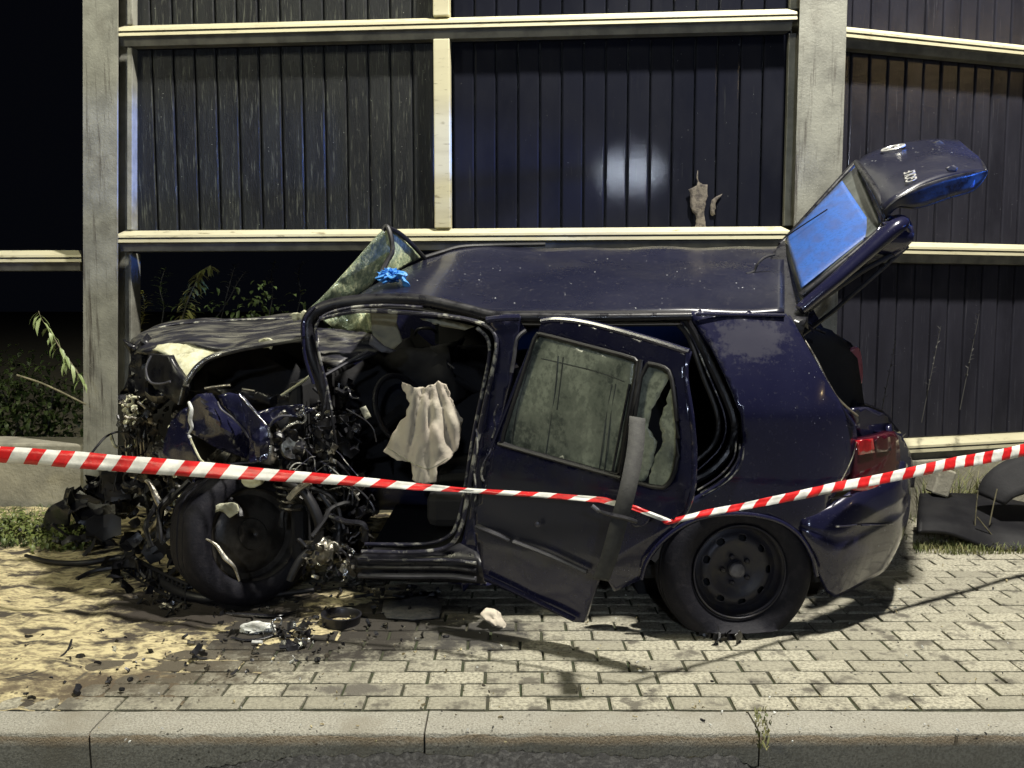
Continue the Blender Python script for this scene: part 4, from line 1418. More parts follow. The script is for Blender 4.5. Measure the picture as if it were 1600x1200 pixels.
door = panel('rear_door', DOOR, Yd, PAINT, car, step=10, holes=[W1, W2], thick=.03, crumple=lambda x, y: .010 * max(0, min(1, (y - 560) / 150)), cscale=3, angle=60)
pxt('door_edge', [(846, 502, Yd(846, 502)), (872, 499, Yd(872, 499)), (920, 505, Yd(920, 505)), (1000, 526, Yd(1000, 526)), (1077, 550, Yd(1077, 550))], .012, PAINT, door)
# sink the glass a little behind the skin
g1 = panel('door_glass', [(842 - 4, 519), (998, 559), (968, 746), (778, 694), (800, 630)], lambda x, y: Yd(x, y) + .022, DOORGL, door, step=14, thick=.005)
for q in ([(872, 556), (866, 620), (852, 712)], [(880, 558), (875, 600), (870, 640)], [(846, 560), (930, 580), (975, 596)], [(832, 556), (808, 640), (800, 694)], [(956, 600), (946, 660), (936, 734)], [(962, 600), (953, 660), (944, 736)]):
    pxt('reflection_line', [(x, y, Yd(x, y) + .0205) for x, y in q], .0022, GREYG, g1, seg=5)  # thin dark lines laid on the pane as painted reflections
g2 = panel('quarter_glass', [(1003, 562), (1040, 568), (1052, 578), (1034, 612), (1018, 640), (1012, 668), (1026, 690), (1022, 720), (1008, 752), (974, 752), (990, 655)],
           lambda x, y: Yd(x, y) + .022, DOORGL, door, step=8, thick=.005, crumple=.004, rag=3)
g3 = panel('quarter_glass', [(1054, 590), (1062, 670), (1060, 735), (1044, 764), (1012, 758), (1022, 716), (1036, 690), (1030, 662), (1040, 630)],
           lambda x, y: Yd(x, y) + .022, DOORGL, door, step=7, thick=.005, crumple=.008, rag=5, seed=4)


def ring(name, poly, dy, r, m_, par):
    pts = [P(x, y, Yd(x, y) + dy) for x, y in poly]
    pts.append(pts[0])
    return tube(name, pts, r, m_, par, sm=False)


ring('window_seal', W1, -.004, .0085, RUBBER, door)
ring('window_seal', W2, -.004, .0085, RUBBER, door)
pxt('window_divider', [(1000, 562, Yd(1000, 562) - .002), (988, 640, Yd(988, 640) - .002), (970, 746, Yd(970, 746) - .002)], .016, BLACKP, door, flat=.5)
pxt('window_divider', [(984, 600, Yd(984, 600) + .01), (972, 660, Yd(972, 660) + .01), (957, 738, Yd(957, 738) + .01)], .005, BLACKP, door)
pxt('waist_strip', [(779, 693, Yd(779, 693) - .008), (860, 716, Yd(860, 716) - .008), (970, 746, Yd(970, 746) - .008)], .013, RUBBER, door, flat=.7)
pxt('trim_strip', [(745, 822, Yd(745, 822) - .012), (775, 834, Yd(775, 834) - .03), (797, 844, Yd(797, 844) - .02)], .014, STRIP, door, flat=.7)
pxt('trim_strip', [(803, 846, Yd(803, 846) - .03), (860, 868, Yd(860, 868) - .035), (917, 894, Yd(917, 894) - .03)], .014, STRIP, door, flat=.7)
pxt('lower_strip', [(757, 900, Yd(757, 900) - .02), (830, 935, Yd(830, 935) - .02), (898, 968, Yd(898, 968) - .02)], .010, PAINT, door)
pxt('door_edge', [(1074, 552, Yd(1074, 552) - .004), (1072, 590, Yd(1072, 590) - .004), (1081, 650, Yd(1081, 650) - .004), (1085, 705, Yd(1085, 705) - .004), (1083, 765, Yd(1083, 765) - .004), (1070, 802, Yd(1070, 802) - .004), (1050, 822, Yd(1050, 822) - .004)],
    .009, PAINT, door)
pxt('door_edge', [(828, 546, Yd(828, 546) - .004), (802, 612, Yd(802, 612) - .004), (780, 668, Yd(780, 668) - .004), (768, 700, Yd(768, 700) - .004)], .007, PAINT, door)
v, f = lathe_data([(.012, 0), (.011, .006), (.004, .010), (.001, .010)], Vector((0, -1, 0)), P(840, 819, Yd(840, 819) - .018), 16)
mesh_obj('door_lock', v, f, HUBM, door)
panel('door_handle', rounded([(985, 812), (1004, 800), (1016, 806), (1010, 820), (990, 826)], 1), lambda x, y: Yd(x, y) - .03, PAINT, door, step=5, thick=.02)


# seat belt, hanging out in front of the tape
def belt_strip(name, pts, w, m_, parent, thick=.0018):
    ctr = catmull([P(x, y, Y) for x, y, Y in pts], 5)
    V, Fc = [], []
    for i, p in enumerate(ctr):
        d = (ctr[min(len(ctr) - 1, i + 1)] - ctr[max(0, i - 1)]).normalized()
        s = d.cross(Vector((0, 1, 0))).normalized()
        if s.x < 0:
            s = -s
        s = (s + Vector((0, .25 * noise.noise(p * 6), 0))).normalized()
        V += [p - s * w / 2, p, p + s * w / 2]
    for i in range(len(ctr) - 1):
        for k in (0, 1):
            a = i * 3 + k
            Fc.append((a, a + 1, a + 4, a + 3))
    return mesh_obj(name, V, Fc, m_, parent, solid=thick, off=0, angle=60)


belt_strip('seat_belt', [(996, 652, 3.16), (993, 700, 3.07), (982, 760, 2.99), (966, 820, 2.98), (952, 870, 3.0), (939, 906, 3.04)], .058, BELT, car)
bt = pxt('belt_tongue', [(934, 797, 2.965), (950, 803, 2.955), (975, 809, 2.955), (994, 815, 2.965)], .014, BLACKP, car, flat=.6, rr=[(0, .4), (.25, .8), (.6, 1), (1, .8)])
pxt('tongue_pin', [(925, 790, 2.97), (937, 800, 2.965)], .007, HUBM, bt)

# --- raised tailgate
gate = empty('tailgate', (0, 0, 0), None, None)
gate.parent = car
ORG[gate.name] = ORG[car.name]
# frame bars round the glass: hinge bar, side bars
GN = [(1250, 470, 3.86), (1256, 462, 3.86), (1300, 422, 3.86), (1345, 384, 3.88), (1378, 352, 3.90)]
GF = [(1222, 377, 4.95), (1232, 366, 4.96), (1268, 328, 4.98), (1304, 290, 5.0), (1337, 256, 5.02)]
gn = resample(catmull([P(*q) for q in GN]), 14)
gf = resample(catmull([P(*q) for q in GF]), 14)
loft('glass_border', [[P(*q) + Vector((.004, 0, -.006)) for q in GN], [P(*q) + Vector((.004, 0, -.006)) for q in GF]], GREYG, gate, n=20, rows=8, thick=.006, linear=True)
a0, a1, b0, b1 = P(1253, 452, 3.93), P(1368, 361, 3.96), P(1229, 374, 4.90), P(1317, 284, 4.92)
V, Fc = [], []
nu, nv = 18, 14
nrm = (a1 - a0).cross(b0 - a0).normalized()
if nrm.z < 0:
    nrm = -nrm
for i in range(nu + 1):
    for j in range(nv + 1):
        u, w = i / nu, j / nv
        p = (a0.lerp(a1, u)).lerp(b0.lerp(b1, u), w)
        V.append(p + nrm * (.004 + .012 * math.sin(math.pi * u) * math.sin(math.pi * w)))
for i in range(nu):
    for j in range(nv):
        a = i * (nv + 1) + j
        Fc.append((a, a + 1, a + nv + 2, a + nv + 1))
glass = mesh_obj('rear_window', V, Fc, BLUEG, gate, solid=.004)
wp = [a0.lerp(b0, .93) + nrm * .03, a0.lerp(a1, .30).lerp(b0.lerp(b1, .30), .80) + nrm * .035, a0.lerp(a1, .66).lerp(b0.lerp(b1, .66), .70) + nrm * .03]
tube('pane_line', wp, .0035, RUBBER, glass, seg=6)  # single dark line across the rear window
wb = P(1342, 268, 4.9)
tube('wiper_base', [wb, wb + Vector((.015, -.03, .01)), wb + Vector((.02, -.16, -.04))], .022, BLACKP, gate, rr=[(0, .6), (.4, 1.2), (1, .5)])
pxt('side_bar', [(1250, 484, 3.80), (1262, 474, 3.80), (1300, 442, 3.80), (1345, 402, 3.82), (1390, 362, 3.84), (1412, 346, 3.86)], .050, PAINT, gate, seg=14, flat=.7, rr=[(0, .7), (.5, .85), (.85, 1.1), (1, .7)])
pxt('side_bar_edge', [(1252, 462, 3.84), (1300, 424, 3.84), (1345, 387, 3.86), (1384, 350, 3.88), (1382, 330, 3.92), (1366, 296, 4.2), (1350, 270, 4.6), (1338, 254, 4.98)], .016, BLACKP, gate, seg=10)
pxt('side_bar', [(1220, 383, 5.0), (1240, 362, 5.02), (1285, 312, 5.02), (1336, 256, 5.05)], .018, BLACKP, gate, seg=10)
panel('hinge_bar', [(1204, 400), (1216, 384), (1224, 376), (1232, 384), (1246, 430), (1258, 462), (1264, 486), (1254, 524), (1242, 518), (1222, 498), (1210, 460), (1204, 430)],
      lambda x, y: interp(y, [(376, 4.9), (500, 3.72)]), BLACKP, gate, step=7, thick=.06)
# lower skin of the gate
NS = [(1380, 330, 3.86), (1392, 316, 3.84), (1412, 303, 3.84), (1442, 288, 3.86), (1492, 273, 3.90), (1540, 265, 3.95)]
MS = [(1356, 292, 4.35), (1370, 278, 4.34), (1392, 264, 4.34), (1430, 248, 4.34), (1480, 238, 4.38), (1530, 246, 4.44)]
FS = [(1336, 254, 4.98), (1352, 242, 5.0), (1378, 231, 5.0), (1415, 222, 5.0), (1458, 216, 5.02), (1498, 219, 5.04)]
skin = loft('outer_skin', [[P(*q) for q in NS], [P(*q) for q in MS], [P(*q) for q in FS]], ROOFP, gate, n=34, rows=7, thick=.012, dent=.008, flip=False)
IN = [(1382, 340, 3.86), (1402, 322, 3.86), (1434, 323, 3.88), (1480, 308, 3.92), (1520, 295, 3.95), (1540, 270, 3.97)]
loft('inner_skin', [[P(*q) for q in NS], [P(*q) for q in IN]], BLACKP, gate, n=30, rows=4, thick=.01)
loft('inner_skin', [[P(*q) for q in IN], [P(q[0] - 22, q[1] - 22, q[2] + .95) for q in IN]], BLACKP, gate, n=24, rows=5, thick=.01)
loft('gate_edge', [[P(*NS[-1]), P(*MS[-1]), P(*FS[-1])], [P(1526, 285, 3.97), P(1512, 262, 4.44), P(1486, 232, 5.0)]], BLACKP, gate, n=14, rows=3, thick=.01)
panel('gate_corner', rounded([(1372, 356), (1384, 338), (1410, 334), (1424, 344), (1430, 372), (1416, 388), (1376, 410), (1352, 420), (1348, 396)], 1), lambda x, y: 3.84 + .00008 * (y - 370) ** 2, PAINT, gate, step=6, thick=.06)
pxt('gate_corner_edge', [(1380, 352, 3.85), (1398, 350, 3.83), (1412, 352, 3.84), (1420, 364, 3.86), (1414, 382, 3.88), (1396, 396, 3.90)], .014, PAINT, gate, seg=12)
pxt('gate_seal', [(1264, 484, 3.84), (1300, 456, 3.86), (1350, 422, 3.88), (1390, 400, 3.9), (1418, 384, 3.9)], .012, RUBBER, gate)
panel('blue_glint', [(1517, 281), (1524, 278), (1522, 292), (1515, 294)], 3.93, BLUEG, gate, step=4, thick=.01)  # small blue glint of light drawn as a coloured patch
panel('plate_recess', [(1456, 223), (1468, 219), (1478, 226), (1466, 231)], 4.80, INTER, gate, step=5, thick=.02)
panel('scuffed_patch', [(1478, 262), (1490, 258), (1497, 262), (1494, 268), (1482, 268)], 3.93, STRIP, gate, step=4, thick=.006)
pxt('gas_strut', [(1252, 524, 3.82), (1300, 488, 3.88), (1360, 436, 3.92), (1414, 388, 3.92)], .010, BLACKP, car, sm=False)
pxt('gas_strut', [(1254, 500, 4.4), (1276, 514, 4.3), (1290, 520, 4.3)], .008, BLACKP, car, sm=False)
pxt('hinge_link', [(1246, 520, 3.78), (1252, 496, 3.8), (1262, 508, 3.8), (1272, 518, 3.8)], .006, SEALM, car, sm=False)

# badge: a ring with two nested letters, and the model lettering, lying on the skin
def skin_frame(px, py, Y, dpx=(10, -3), dY=.0):
    """origin and axes on the skin: along = away from the hinge, across = towards the far side"""
    o = P(px, py, Y)
    al = (P(NS[4][0], NS[4][1], NS[4][2]) - P(NS[2][0], NS[2][1], NS[2][2])).normalized()
    ac = (P(*MS[3]) - P(*NS[3])).normalized()
    n = ac.cross(al).normalized()
    if n.z < 0:
        n = -n
    al = (al - n * al.dot(n)).normalized()
    ac = n.cross(al).normalized()
    return o, al, ac, n


o_, al, ac, nn = skin_frame(1397, 240, 4.80)
al2 = (P(*FS[3]) - P(*FS[1])).normalized()
ac2 = (P(*MS[2]) - P(*FS[2])).normalized()
nn2 = al2.cross(ac2).normalized()
if nn2.z < 0:
    nn2 = -nn2
ac2 = nn2.cross(al2).normalized()
R = .056
parts = []
ringp = [o_ + nn2 * .03 + (al2 * math.cos(t * math.pi / 14) + ac2 * math.sin(t * math.pi / 14)) * R for t in range(29)]
parts.append(tube_data(ringp, .006, 6, False))


def mark(pts):
    return tube_data([o_ + nn2 * .03 + al2 * a * R + ac2 * b * R for a, b in pts], .0045, 6, False)


parts.append(mark([(.85, -.5), (.15, 0), (.85, .5)]))
parts.append(mark([(.3, -.85), (-.85, -.35), (-.1, 0), (-.85, .35), (.3, .85)]))
v, f = merge(parts)
mesh_obj('round_emblem', v, f, EMB, skin)
# lettering
cu = bpy.data.curves.new('lettering', 'FONT')
cu.body = 'GOLF'
cu.size = .085
cu.extrude = .002
cu.offset = .0008
cu.align_x = 'CENTER'
cu.align_y = 'CENTER'
tmp = bpy.data.objects.new('tmp_text', cu)
col.objects.link(tmp)
bpy.context.view_layer.update()
me = bpy.data.meshes.new_from_object(tmp.evaluated_get(bpy.context.evaluated_depsgraph_get()))
bpy.data.objects.remove(tmp)
o_, al, ac, nn = skin_frame(1424, 279, 4.02)
n3 = nn
o_ = o_ + n3 * .012
# reads from the near side to the far side with its top towards the hinge
ex = (P(*MS[3]) - P(*NS[3])).normalized()
ey = -(P(*NS[4]) - P(*NS[2])).normalized()
V = [o_ + ex * v.co.x + ey * v.co.y + n3 * v.co.z for v in me.vertices]
mesh_obj('lettering', V, [tuple(p.vertices) for p in me.polygons], EMB, skin, sm=False)

# ------------------------------------------------------------------ barrier tape
def tape(name, pts, label, seedk=0):
    """pts: x, y, visible height in px, distance; real width 7 cm, the rest of it tilted away"""
    W = .070
    cen, hh = [], []
    P3 = [Vector((x, y, h)) for x, y, h, Y in pts]
    L = resample([P(x, y, Y) for x, y, h, Y in pts], 140)
    # arc-length parameter for height
    seg = [0]
    raw = [P(x, y, Y) for x, y, h, Y in pts]
    for a, b in zip(raw, raw[1:]):
        seg.append(seg[-1] + (b - a).length)
    N = int(seg[-1] / .0115)
    V, Fc, ix = [], [], []
    ctr = resample(raw, N + 1)
    for i, p in enumerate(ctr):
        s = seg[-1] * i / N
        k = 0
        while k < len(seg) - 2 and seg[k + 1] < s:
            k += 1
        t = (s - seg[k]) / (seg[k + 1] - seg[k])
        hpx = pts[k][2] + (pts[k + 1][2] - pts[k][2]) * t
        hz = min(W * .98, hpx / F * p.y) / 2
        wb_ = min(W / 2, hz * 1.10 + .002)          # the film is gathered into a rope where it looks narrow
        hy = math.sqrt(max(0, wb_ ** 2 - hz ** 2))
        d = (ctr[min(N, i + 1)] - ctr[max(0, i - 1)]).normalized()
        wv = .006 * noise.noise((s * 4, 0, seedk)) + .003 * noise.noise((s * 17, 3, seedk))
        for q in (-1, -.33, .33, 1):
            tw = .5 * noise.noise((s * 2.2, 7, seedk)) * (1 if hpx < 17 else .3)
            V.append(p + Vector((0, wv + hy * q + .004 * math.sin(q * 3 + s * 9), hz * q * (1 + .22 * tw) + .002 * noise.noise((s * 6, q, 2)))) + d * q * (.020 + .010 * tw))
    per = .143
    for i in range(N):
        for k in range(3):
            a = i * 4 + k
            Fc.append((a, a + 4, a + 5, a + 1))
            ix.append(0 if (seg[-1] * (i + .5) / N % per) < per / 2 else 1)
    o = mesh_obj(name, V, Fc, None, None, solid=.0006, mats=[TWHT, TRED], midx=ix, off=0, angle=70)
    return o


VX = (1046, 815, 7, 3.06)
TP = [(-120, 699, 28, 3.86), (0, 710, 26, 3.80), (100, 717, 25, 3.74), (200, 725, 24, 3.68), (300, 733, 23, 3.62), (400, 740, 18, 3.56), (500, 748, 15, 3.50), (600, 756, 11, 3.44), (740, 767, 7, 3.36), (850, 774, 7, 3.26),
      (940, 781, 8, 3.18), (990, 793, 8, 3.12), VX]
TR = [VX]
x0 = (VX[0] - 800) / F * VX[3]
for px, py, h in ((1100, 803, 9), (1160, 791, 10), (1220, 779, 11), (1300, 763, 13), (1400, 743, 15), (1500, 722, 16), (1600, 704, 17), (1720, 682, 18)):
    k = .60
    u = (px - 800) / F
    Y = (VX[3] - k * x0) / (1 - k * u)
    TR.append((px, py, h, Y))
t1 = tape('barrier_tape', TP + TR[1:], '')
tag(t1, 'red and white striped barrier tape strung across in front of the wreck', 'tape')

# ------------------------------------------------------------------ blue glove on the roof
gp = P(611, 441, 4.12)
gl = empty('rubber_glove', gp, 'crumpled light blue rubber glove lying on the front edge of the roof', 'glove')
rs = random.Random(4)
parts = []
V, Fc = [], []
bm = bmesh.new()
bmesh.ops.create_icosphere(bm, subdivisions=4, radius=1)
for v in bm.verts:
    d = 1 - .45 * abs(noise.noise(v.co * 3.2)) * 2 + .25 * noise.noise(v.co * 6)
    v.co = Vector((v.co.x * .062, v.co.y * .06, v.co.z * .036)) * d
    v.co += gp + Vector((0, 0, .03))
Vb = [v.co.copy() for v in bm.verts]
Fb = [tuple(v.index for v in f.verts) for f in bm.faces]
bm.free()
mesh_obj('palm', Vb, Fb, GLOVE, gl, angle=50)
for k in range(5):
    a = gp + Vector((rs.uniform(-.05, .05), rs.uniform(-.07, -.02), rs.uniform(.0, .05)))
    pts = [a]
    for q in range(3):
        pts.append(pts[-1] + Vector((rs.uniform(-.035, .035), rs.uniform(-.02, .01), rs.uniform(-.02, .02))))
    tube('finger', pts, .011, GLOVE, gl, flat=.6)
tube('cuff', [gp + Vector((.055, -.06, .02)), gp + Vector((.07, -.06, -.0)), gp + Vector((.078, -.05, -.02))], .02, GLOVE, gl, flat=.5)

# ------------------------------------------------------------------ debris on the pavement
# black ring
rc = G(533, 966, .02)
v, f = lathe_data([(.072, -.018), (.080, -.018), (.083, .010), (.086, .020), (.078, .022), (.072, .014), (.072, -.018)], (0.05, .0, 1), rc, 40)
tag(mesh_obj('black_ring', v, f, BLACKP, angle=40), 'round black plastic ring lying flat on the pavers below the sill', 'ring')
# silver bag with clips
sc = G(402, 982, .012)
bm = bmesh.new()
bmesh.ops.create_icosphere(bm, subdivisions=4, radius=1)
for v in bm.verts:
    d = 1 + .35 * noise.noise(v.co * 2.5) + .12 * noise.noise(v.co * 7)
    v.co = sc + Vector((v.co.x * .066, v.co.y * .045, max(-.012, v.co.z * .022))) * d
Vb = [v.co.copy() for v in bm.verts]
Fb = [tuple(v.index for v in f.verts) for f in bm.faces]
bm.free()
tag(mesh_obj('plastic_bag', Vb, Fb, WHITE, angle=40), 'crumpled white plastic wrapper left of the broken clasp on the pavers', 'wrapper')
for nm_, poly, ya, yb, cnt, sz, lb, ct, sd in (
        ('broken_grille_heap', [(100, 840), (112, 772), (140, 745), (180, 750), (230, 760), (290, 800), (280, 860), (180, 872)], 4.5, 5.1, 85, (.03, .10), 'tangled heap of broken black grille pieces at the foot of the left post', 'broken grille', 71),
        ('broken_panel_heap', [(180, 880), (260, 850), (300, 880), (300, 945), (210, 950), (176, 915)], 4.08, 4.25, 26, (.04, .09), 'shattered black plastic heap directly left of the turned front wheel', 'broken plastic', 72)):
    o = clutter(nm_, poly, ya, yb, cnt, sz, [(BLACKP, 6), (BURNT, 2), (RUBBER, 3)], None, sd, .25, label=lb)
    tag(o, cat=ct)
gr_ = empty('bumper_grille', G(235, 915, 0), 'ribbed black grille strip lying against the front wheel on the sand', 'grille')
ga, gb = G(196, 884, .03), G(296, 938, .02)
for q in (0, 1):
    tube('grille_bar', [ga + Vector((0, -.05 * q, .07 * (1 - q))), ga.lerp(gb, .5) + Vector((0, -.02 - .05 * q, .07 * (1 - q))), gb + Vector((0, -.05 * q, .07 * (1 - q)))], .008, RUBBER, gr_, seg=6)
for k in range(16):
    p_ = ga.lerp(gb, (k + .5) / 16) + Vector((0, -.012, 0))
    tube('grille_rib', [p_ + Vector((0, 0, .07)), p_ + Vector((.012, -.05, .0))], .004, RUBBER, gr_, seg=5)
for nm_, q, lb, k_ in (('bumper_plate', [(112, 800), (132, 762), (158, 742), (196, 756), (228, 772), (206, 800), (160, 824), (124, 830)], 'large bent black bumper plate standing against the foot of the left post', 4.95),
                       ('bumper_plate', [(66, 812), (84, 786), (104, 778), (112, 806), (100, 836), (78, 842)], 'small bent black bumper plate standing in the grass left of the large one', 4.9)):
    tag(panel(nm_, q, lambda x, y: k_ - .10 * math.sin((x - 60) * .03), BLACKP, None, step=8, thick=.012, crumple=.05, cscale=7, rag=5, angle=30), lb, 'bumper plate', 'bent bumper plates at the left post')
cl = empty('broken_clasp', G(452, 995, 0), 'broken black and silver latch with a curled hook lying on the pavers', 'broken latch')
tube('hook', [G(430, 990, .02), G(425, 975, .03), G(431, 967, .045), G(440, 968, .04), G(438, 977, .03)], .005, CHROME, cl)
clutter('latch_body', [(426, 985), (484, 972), (484, 1000), (470, 1015), (450, 1012), (440, 1000)], 0, 0, 40, (.012, .035), [(BLACKP, 4), (BARE, 1.2), (BURNT, 3), (CHROME, .8)], cl, 44, .3, ground=True)
tube('strap', [G(362, 996, .006), G(384, 1000, .008), G(410, 997, .01), G(432, 990, .012)], .008, BLACKP, cl, flat=.4)
# floor mat
pts = [G(x, y, .006) for x, y in densify([(598, 940), (640, 930), (680, 926), (690, 948), (684, 966), (646, 970), (606, 966), (596, 956)], 12)]
pts = [p + Vector((noise.noise(p * 30) * .01, noise.noise(p * 31) * .01, 0)) for p in pts]
c = sum(pts, Vector()) / len(pts)
V = pts + [c + (p - c) * .5 + Vector((0, 0, .004)) for p in pts] + [c]
n = len(pts)
Fc = []
for i in range(n):
    j = (i + 1) % n
    Fc += [(i, j, j + n, i + n), (i + n, j + n, 2 * n)]
tag(mesh_obj('rubber_mat', V, Fc, MAT_, solid=.006), 'torn dark grey rubber mat lying beside the black ring under the sill', 'mat')
# cloth by the door
cc = G(772, 966, .03)
bm = bmesh.new()
bmesh.ops.create_icosphere(bm, subdivisions=4, radius=1)
for v in bm.verts:
    d = 1 + .5 * noise.noise(v.co * 1.3) + .16 * noise.noise(v.co * 3.5)
    v.co = cc + Vector((v.co.x * .040 + v.co.z * -.02, v.co.y * .05, v.co.z * .040)) * d
    v.co.z = max(.002, v.co.z)
Vb = [v.co.copy() for v in bm.verts]
Fb = [tuple(v.index for v in f.verts) for f in bm.faces]
bm.free()
tag(mesh_obj('crumpled_cloth', Vb, Fb, BAG, angle=50), 'crumpled cream tissue on the pavers beneath the hanging rear door', 'tissue')
tag(tube('black_strip', [G(352, 958, .01), G(390, 960, .012), G(430, 962, .01), G(464, 954, .01)], .013, BLACKP, flat=.5, rr=[(0, .3), (.3, .8), (.6, 1), (1, .3)]),
    'thin flat black plastic strip lying left of the black ring', 'plastic strip')
# long bumper strips on the ground at the front
tag(tube('bumper_strip', [G(40, 868, .05), G(80, 878, .05), (G(130, 880, .06)), G(190, 872, .07), G(230, 886, .06), G(262, 915, .05), G(300, 932, .045), G(350, 936, .04), G(420, 930, .04), G(490, 922, .04)], .018, RUBBER, seg=10,
         rr=[(0, .5), (.2, .8), (.6, 1.2), (1, .6)]), 'long bent black bumper strip curling across the sand under the front wheel', 'bumper strip')
tag(tube('black_hose', [G(120, 905, .03), G(150, 892, .05), G(205, 886, .06), G(240, 900, .05), G(290, 918, .05), G(330, 905, .06)], .012, BLACKP, seg=8), 'black hose lying in the sand behind the long bumper strip', 'hose')
tag(tube('loose_cable', [G(-20, 1066, .012), G(30, 1058, .014), G(60, 1048, .012), G(90, 1030, .014), G(106, 1016, .016), G(112, 1000, .02)], .005, RUBBER), 'thin black cable lying on the sand at the left edge', 'cable')
tag(tube('curved_pipe', [P(206, 744, 4.05), P(232, 752, 4.0), P(244, 776, 3.98), P(252, 796, 3.98), P(246, 816, 4.0), P(228, 836, 4.1)], .018, BARE, rr=[(0, .5), (.5, .9), (1, .7)]),
    'bent grey pipe sticking down out of the crushed front', 'pipe')

blk = [(BLACKP, 6), (BURNT, 2), (RUBBER, 3)]
specs = [
    ('broken_bumper', [(180, 880), (260, 876), (290, 900), (280, 940), (210, 940), (180, 915)], 16, (.03, .07), .1, 'shattered black bumper pieces heaped in front of the turned wheel', 'broken bumper', 52),
    ('broken_trim', [(76, 780), (130, 770), (150, 850), (110, 860), (80, 840)], 22, (.03, .08), .1, 'broken black trim pieces leaning in the grass by the concrete plinth', 'broken trim', 53),
    ('plastic_scraps', [(300, 1020), (312, 1010), (320, 1026), (304, 1036)], 6, (.015, .035), .2, 'pair of black plastic scraps on the pavers left of the white wrapper', 'plastic scrap', 54),
    ('metal_scraps', [(216, 900), (300, 944), (270, 960), (200, 950)], 26, (.01, .04), .3, 'small bright and dark metal scraps at the edge of the sand', 'metal scrap', 55),
    ('splinters', [(560, 905), (700, 920), (700, 940), (500, 930), (470, 912)], 30, (.008, .028), .4, 'dark splinters scattered on the pavers under the sill', 'splinters', 56),
]
for nme, poly, cnt, sz, tb, lb, ct, sd in specs:
    o = clutter(nme, poly, 0, 0, cnt, sz, [(BLACKP, 6), (BURNT, 3), (RUBBER, 3), (BARE, .7 if nme != 'metal_scraps' else 4)], None, sd, tb, ground=True, z=.02, label=lb)
    tag(o, cat=ct)
clutter('small_debris', [(0, 880), (360, 900), (700, 930), (700, 1000), (560, 1010), (420, 1060), (200, 1080), (0, 1100)], 0, 0, 260, (.004, .018), [(BLACKP, 5), (BURNT, 3), (RUBBER, 3), (BARE, .5), (WHITE, .15)], None, 61, .15, ground=True, z=.012,
        label='tiny dark splinters and crumbs scattered over sand and pavers')['category'] = 'debris'
clutter('light_crumbs', [(560, 950), (1600, 850), (1600, 1160), (100, 1160), (300, 1040)], 0, 0, 240, (.003, .007), [(WHITE, 2), (SAND, 3), (BLACKP, 2)], None, 62, 0, ground=True, z=.008,
        label='fine pale glass crumbs scattered across the pavers')['category'] = 'glass crumbs'

# ------------------------------------------------------------------ detached bumper cover at the right by the fence
fb = empty('detached_bumper', G(1510, 850), 'black bumper cover torn off and lying by the plinth at the right', 'bumper cover')
A1 = [P(1436, 776, 5.25), P(1480, 772, 5.3), P(1540, 776, 5.3), P(1600, 788, 5.25), P(1680, 800, 5.2)]
A2 = [P(1432, 818, 4.86), P(1480, 820, 4.88), P(1540, 830, 4.88), P(1600, 838, 4.86), P(1680, 846, 4.84)]
A3 = [P(1432, 832, 4.80), P(1480, 836, 4.82), P(1540, 856, 4.80), P(1580, 862, 4.78), P(1640, 858, 4.78)]
loft('cover', [A1, A2, A3], SHEET, fb, n=30, rows=6, thick=.02, dent=.02)
loft('cover_arch', [[P(1528, 772, 5.1), P(1540, 745, 5.1), P(1570, 722, 5.1), P(1620, 706, 5.1), P(1680, 700, 5.1)], [P(1570, 790, 4.96), P(1585, 778, 4.95), P(1610, 770, 4.95), P(1640, 765, 4.95), P(1690, 762, 4.95)]], INTER, fb, n=24, rows=5, thick=.02)
bk = box('broken_kerb_block', P(1470, 752, 5.25), (.10, .10, .16), CONC, None, Matrix.Rotation(.3, 3, 'Y'), .01)
tag(bk, 'broken grey concrete lump between the plinth and the torn-off bumper cover', 'concrete lump')


# ------------------------------------------------------------------ vegetation
def leaf_data(c, d, L, w, droop=.2):
    d = Vector(d).normalized()
    s = d.cross(Vector((0, 0, 1)))
    if s.length < .05:
        s = Vector((1, 0, 0))
    s.normalize()
    n = s.cross(d)
    V = [c, c + d * L * .35 + s * w + n * w * .3, c + d * L * .35 - s * w + n * w * .3, c + d * L * .4, c + d * L * .72 + s * w * .8 - n * L * droop * .4 + n * w * .3,
         c + d * L * .72 - s * w * .8 - n * L * droop * .4 + n * w * .3, c + d * L - n * L * droop, c + d * L * .72 - n * L * droop * .4]
    return V, [(0, 1, 3), (0, 3, 2), (1, 4, 7, 3), (2, 3, 7, 5), (4, 6, 7), (5, 7, 6)]


def weed(name, pts, r, nleaf, L, w, m_leaf, m_stem, label, cat, group=None, start=.2, hang=.4, seed=1, down=False):
    rs = random.Random(seed)
    p3 = catmull([P(*q) for q in pts], 8)
    root = empty(name, (p3[0].x, p3[0].y, p3[0].z), label, cat, group)
    tube('stem', [P(*q) for q in pts], r, m_stem, root, seg=6, rr=[(0, 1), (1, .35)])
    parts = []
    for k in range(nleaf):
        t = start + (1 - start) * (k + rs.random()) / nleaf
        i = min(len(p3) - 2, int(t * (len(p3) - 1)))
        ax_ = (p3[i + 1] - p3[i]).normalized()
        a = rs.uniform(0, 6.28)
        side = Vector((math.cos(a), math.sin(a) * .7, 0))
        d = side + ax_ * .5 + Vector((0, 0, -hang))
        parts.append(leaf_data(p3[i], d, L * rs.uniform(.6, 1.15), w * rs.uniform(.7, 1.1), rs.uniform(.1, .5)))
    v, f = merge(parts)
    mesh_obj('leaves', v, f, m_leaf, root, angle=60)
    return root


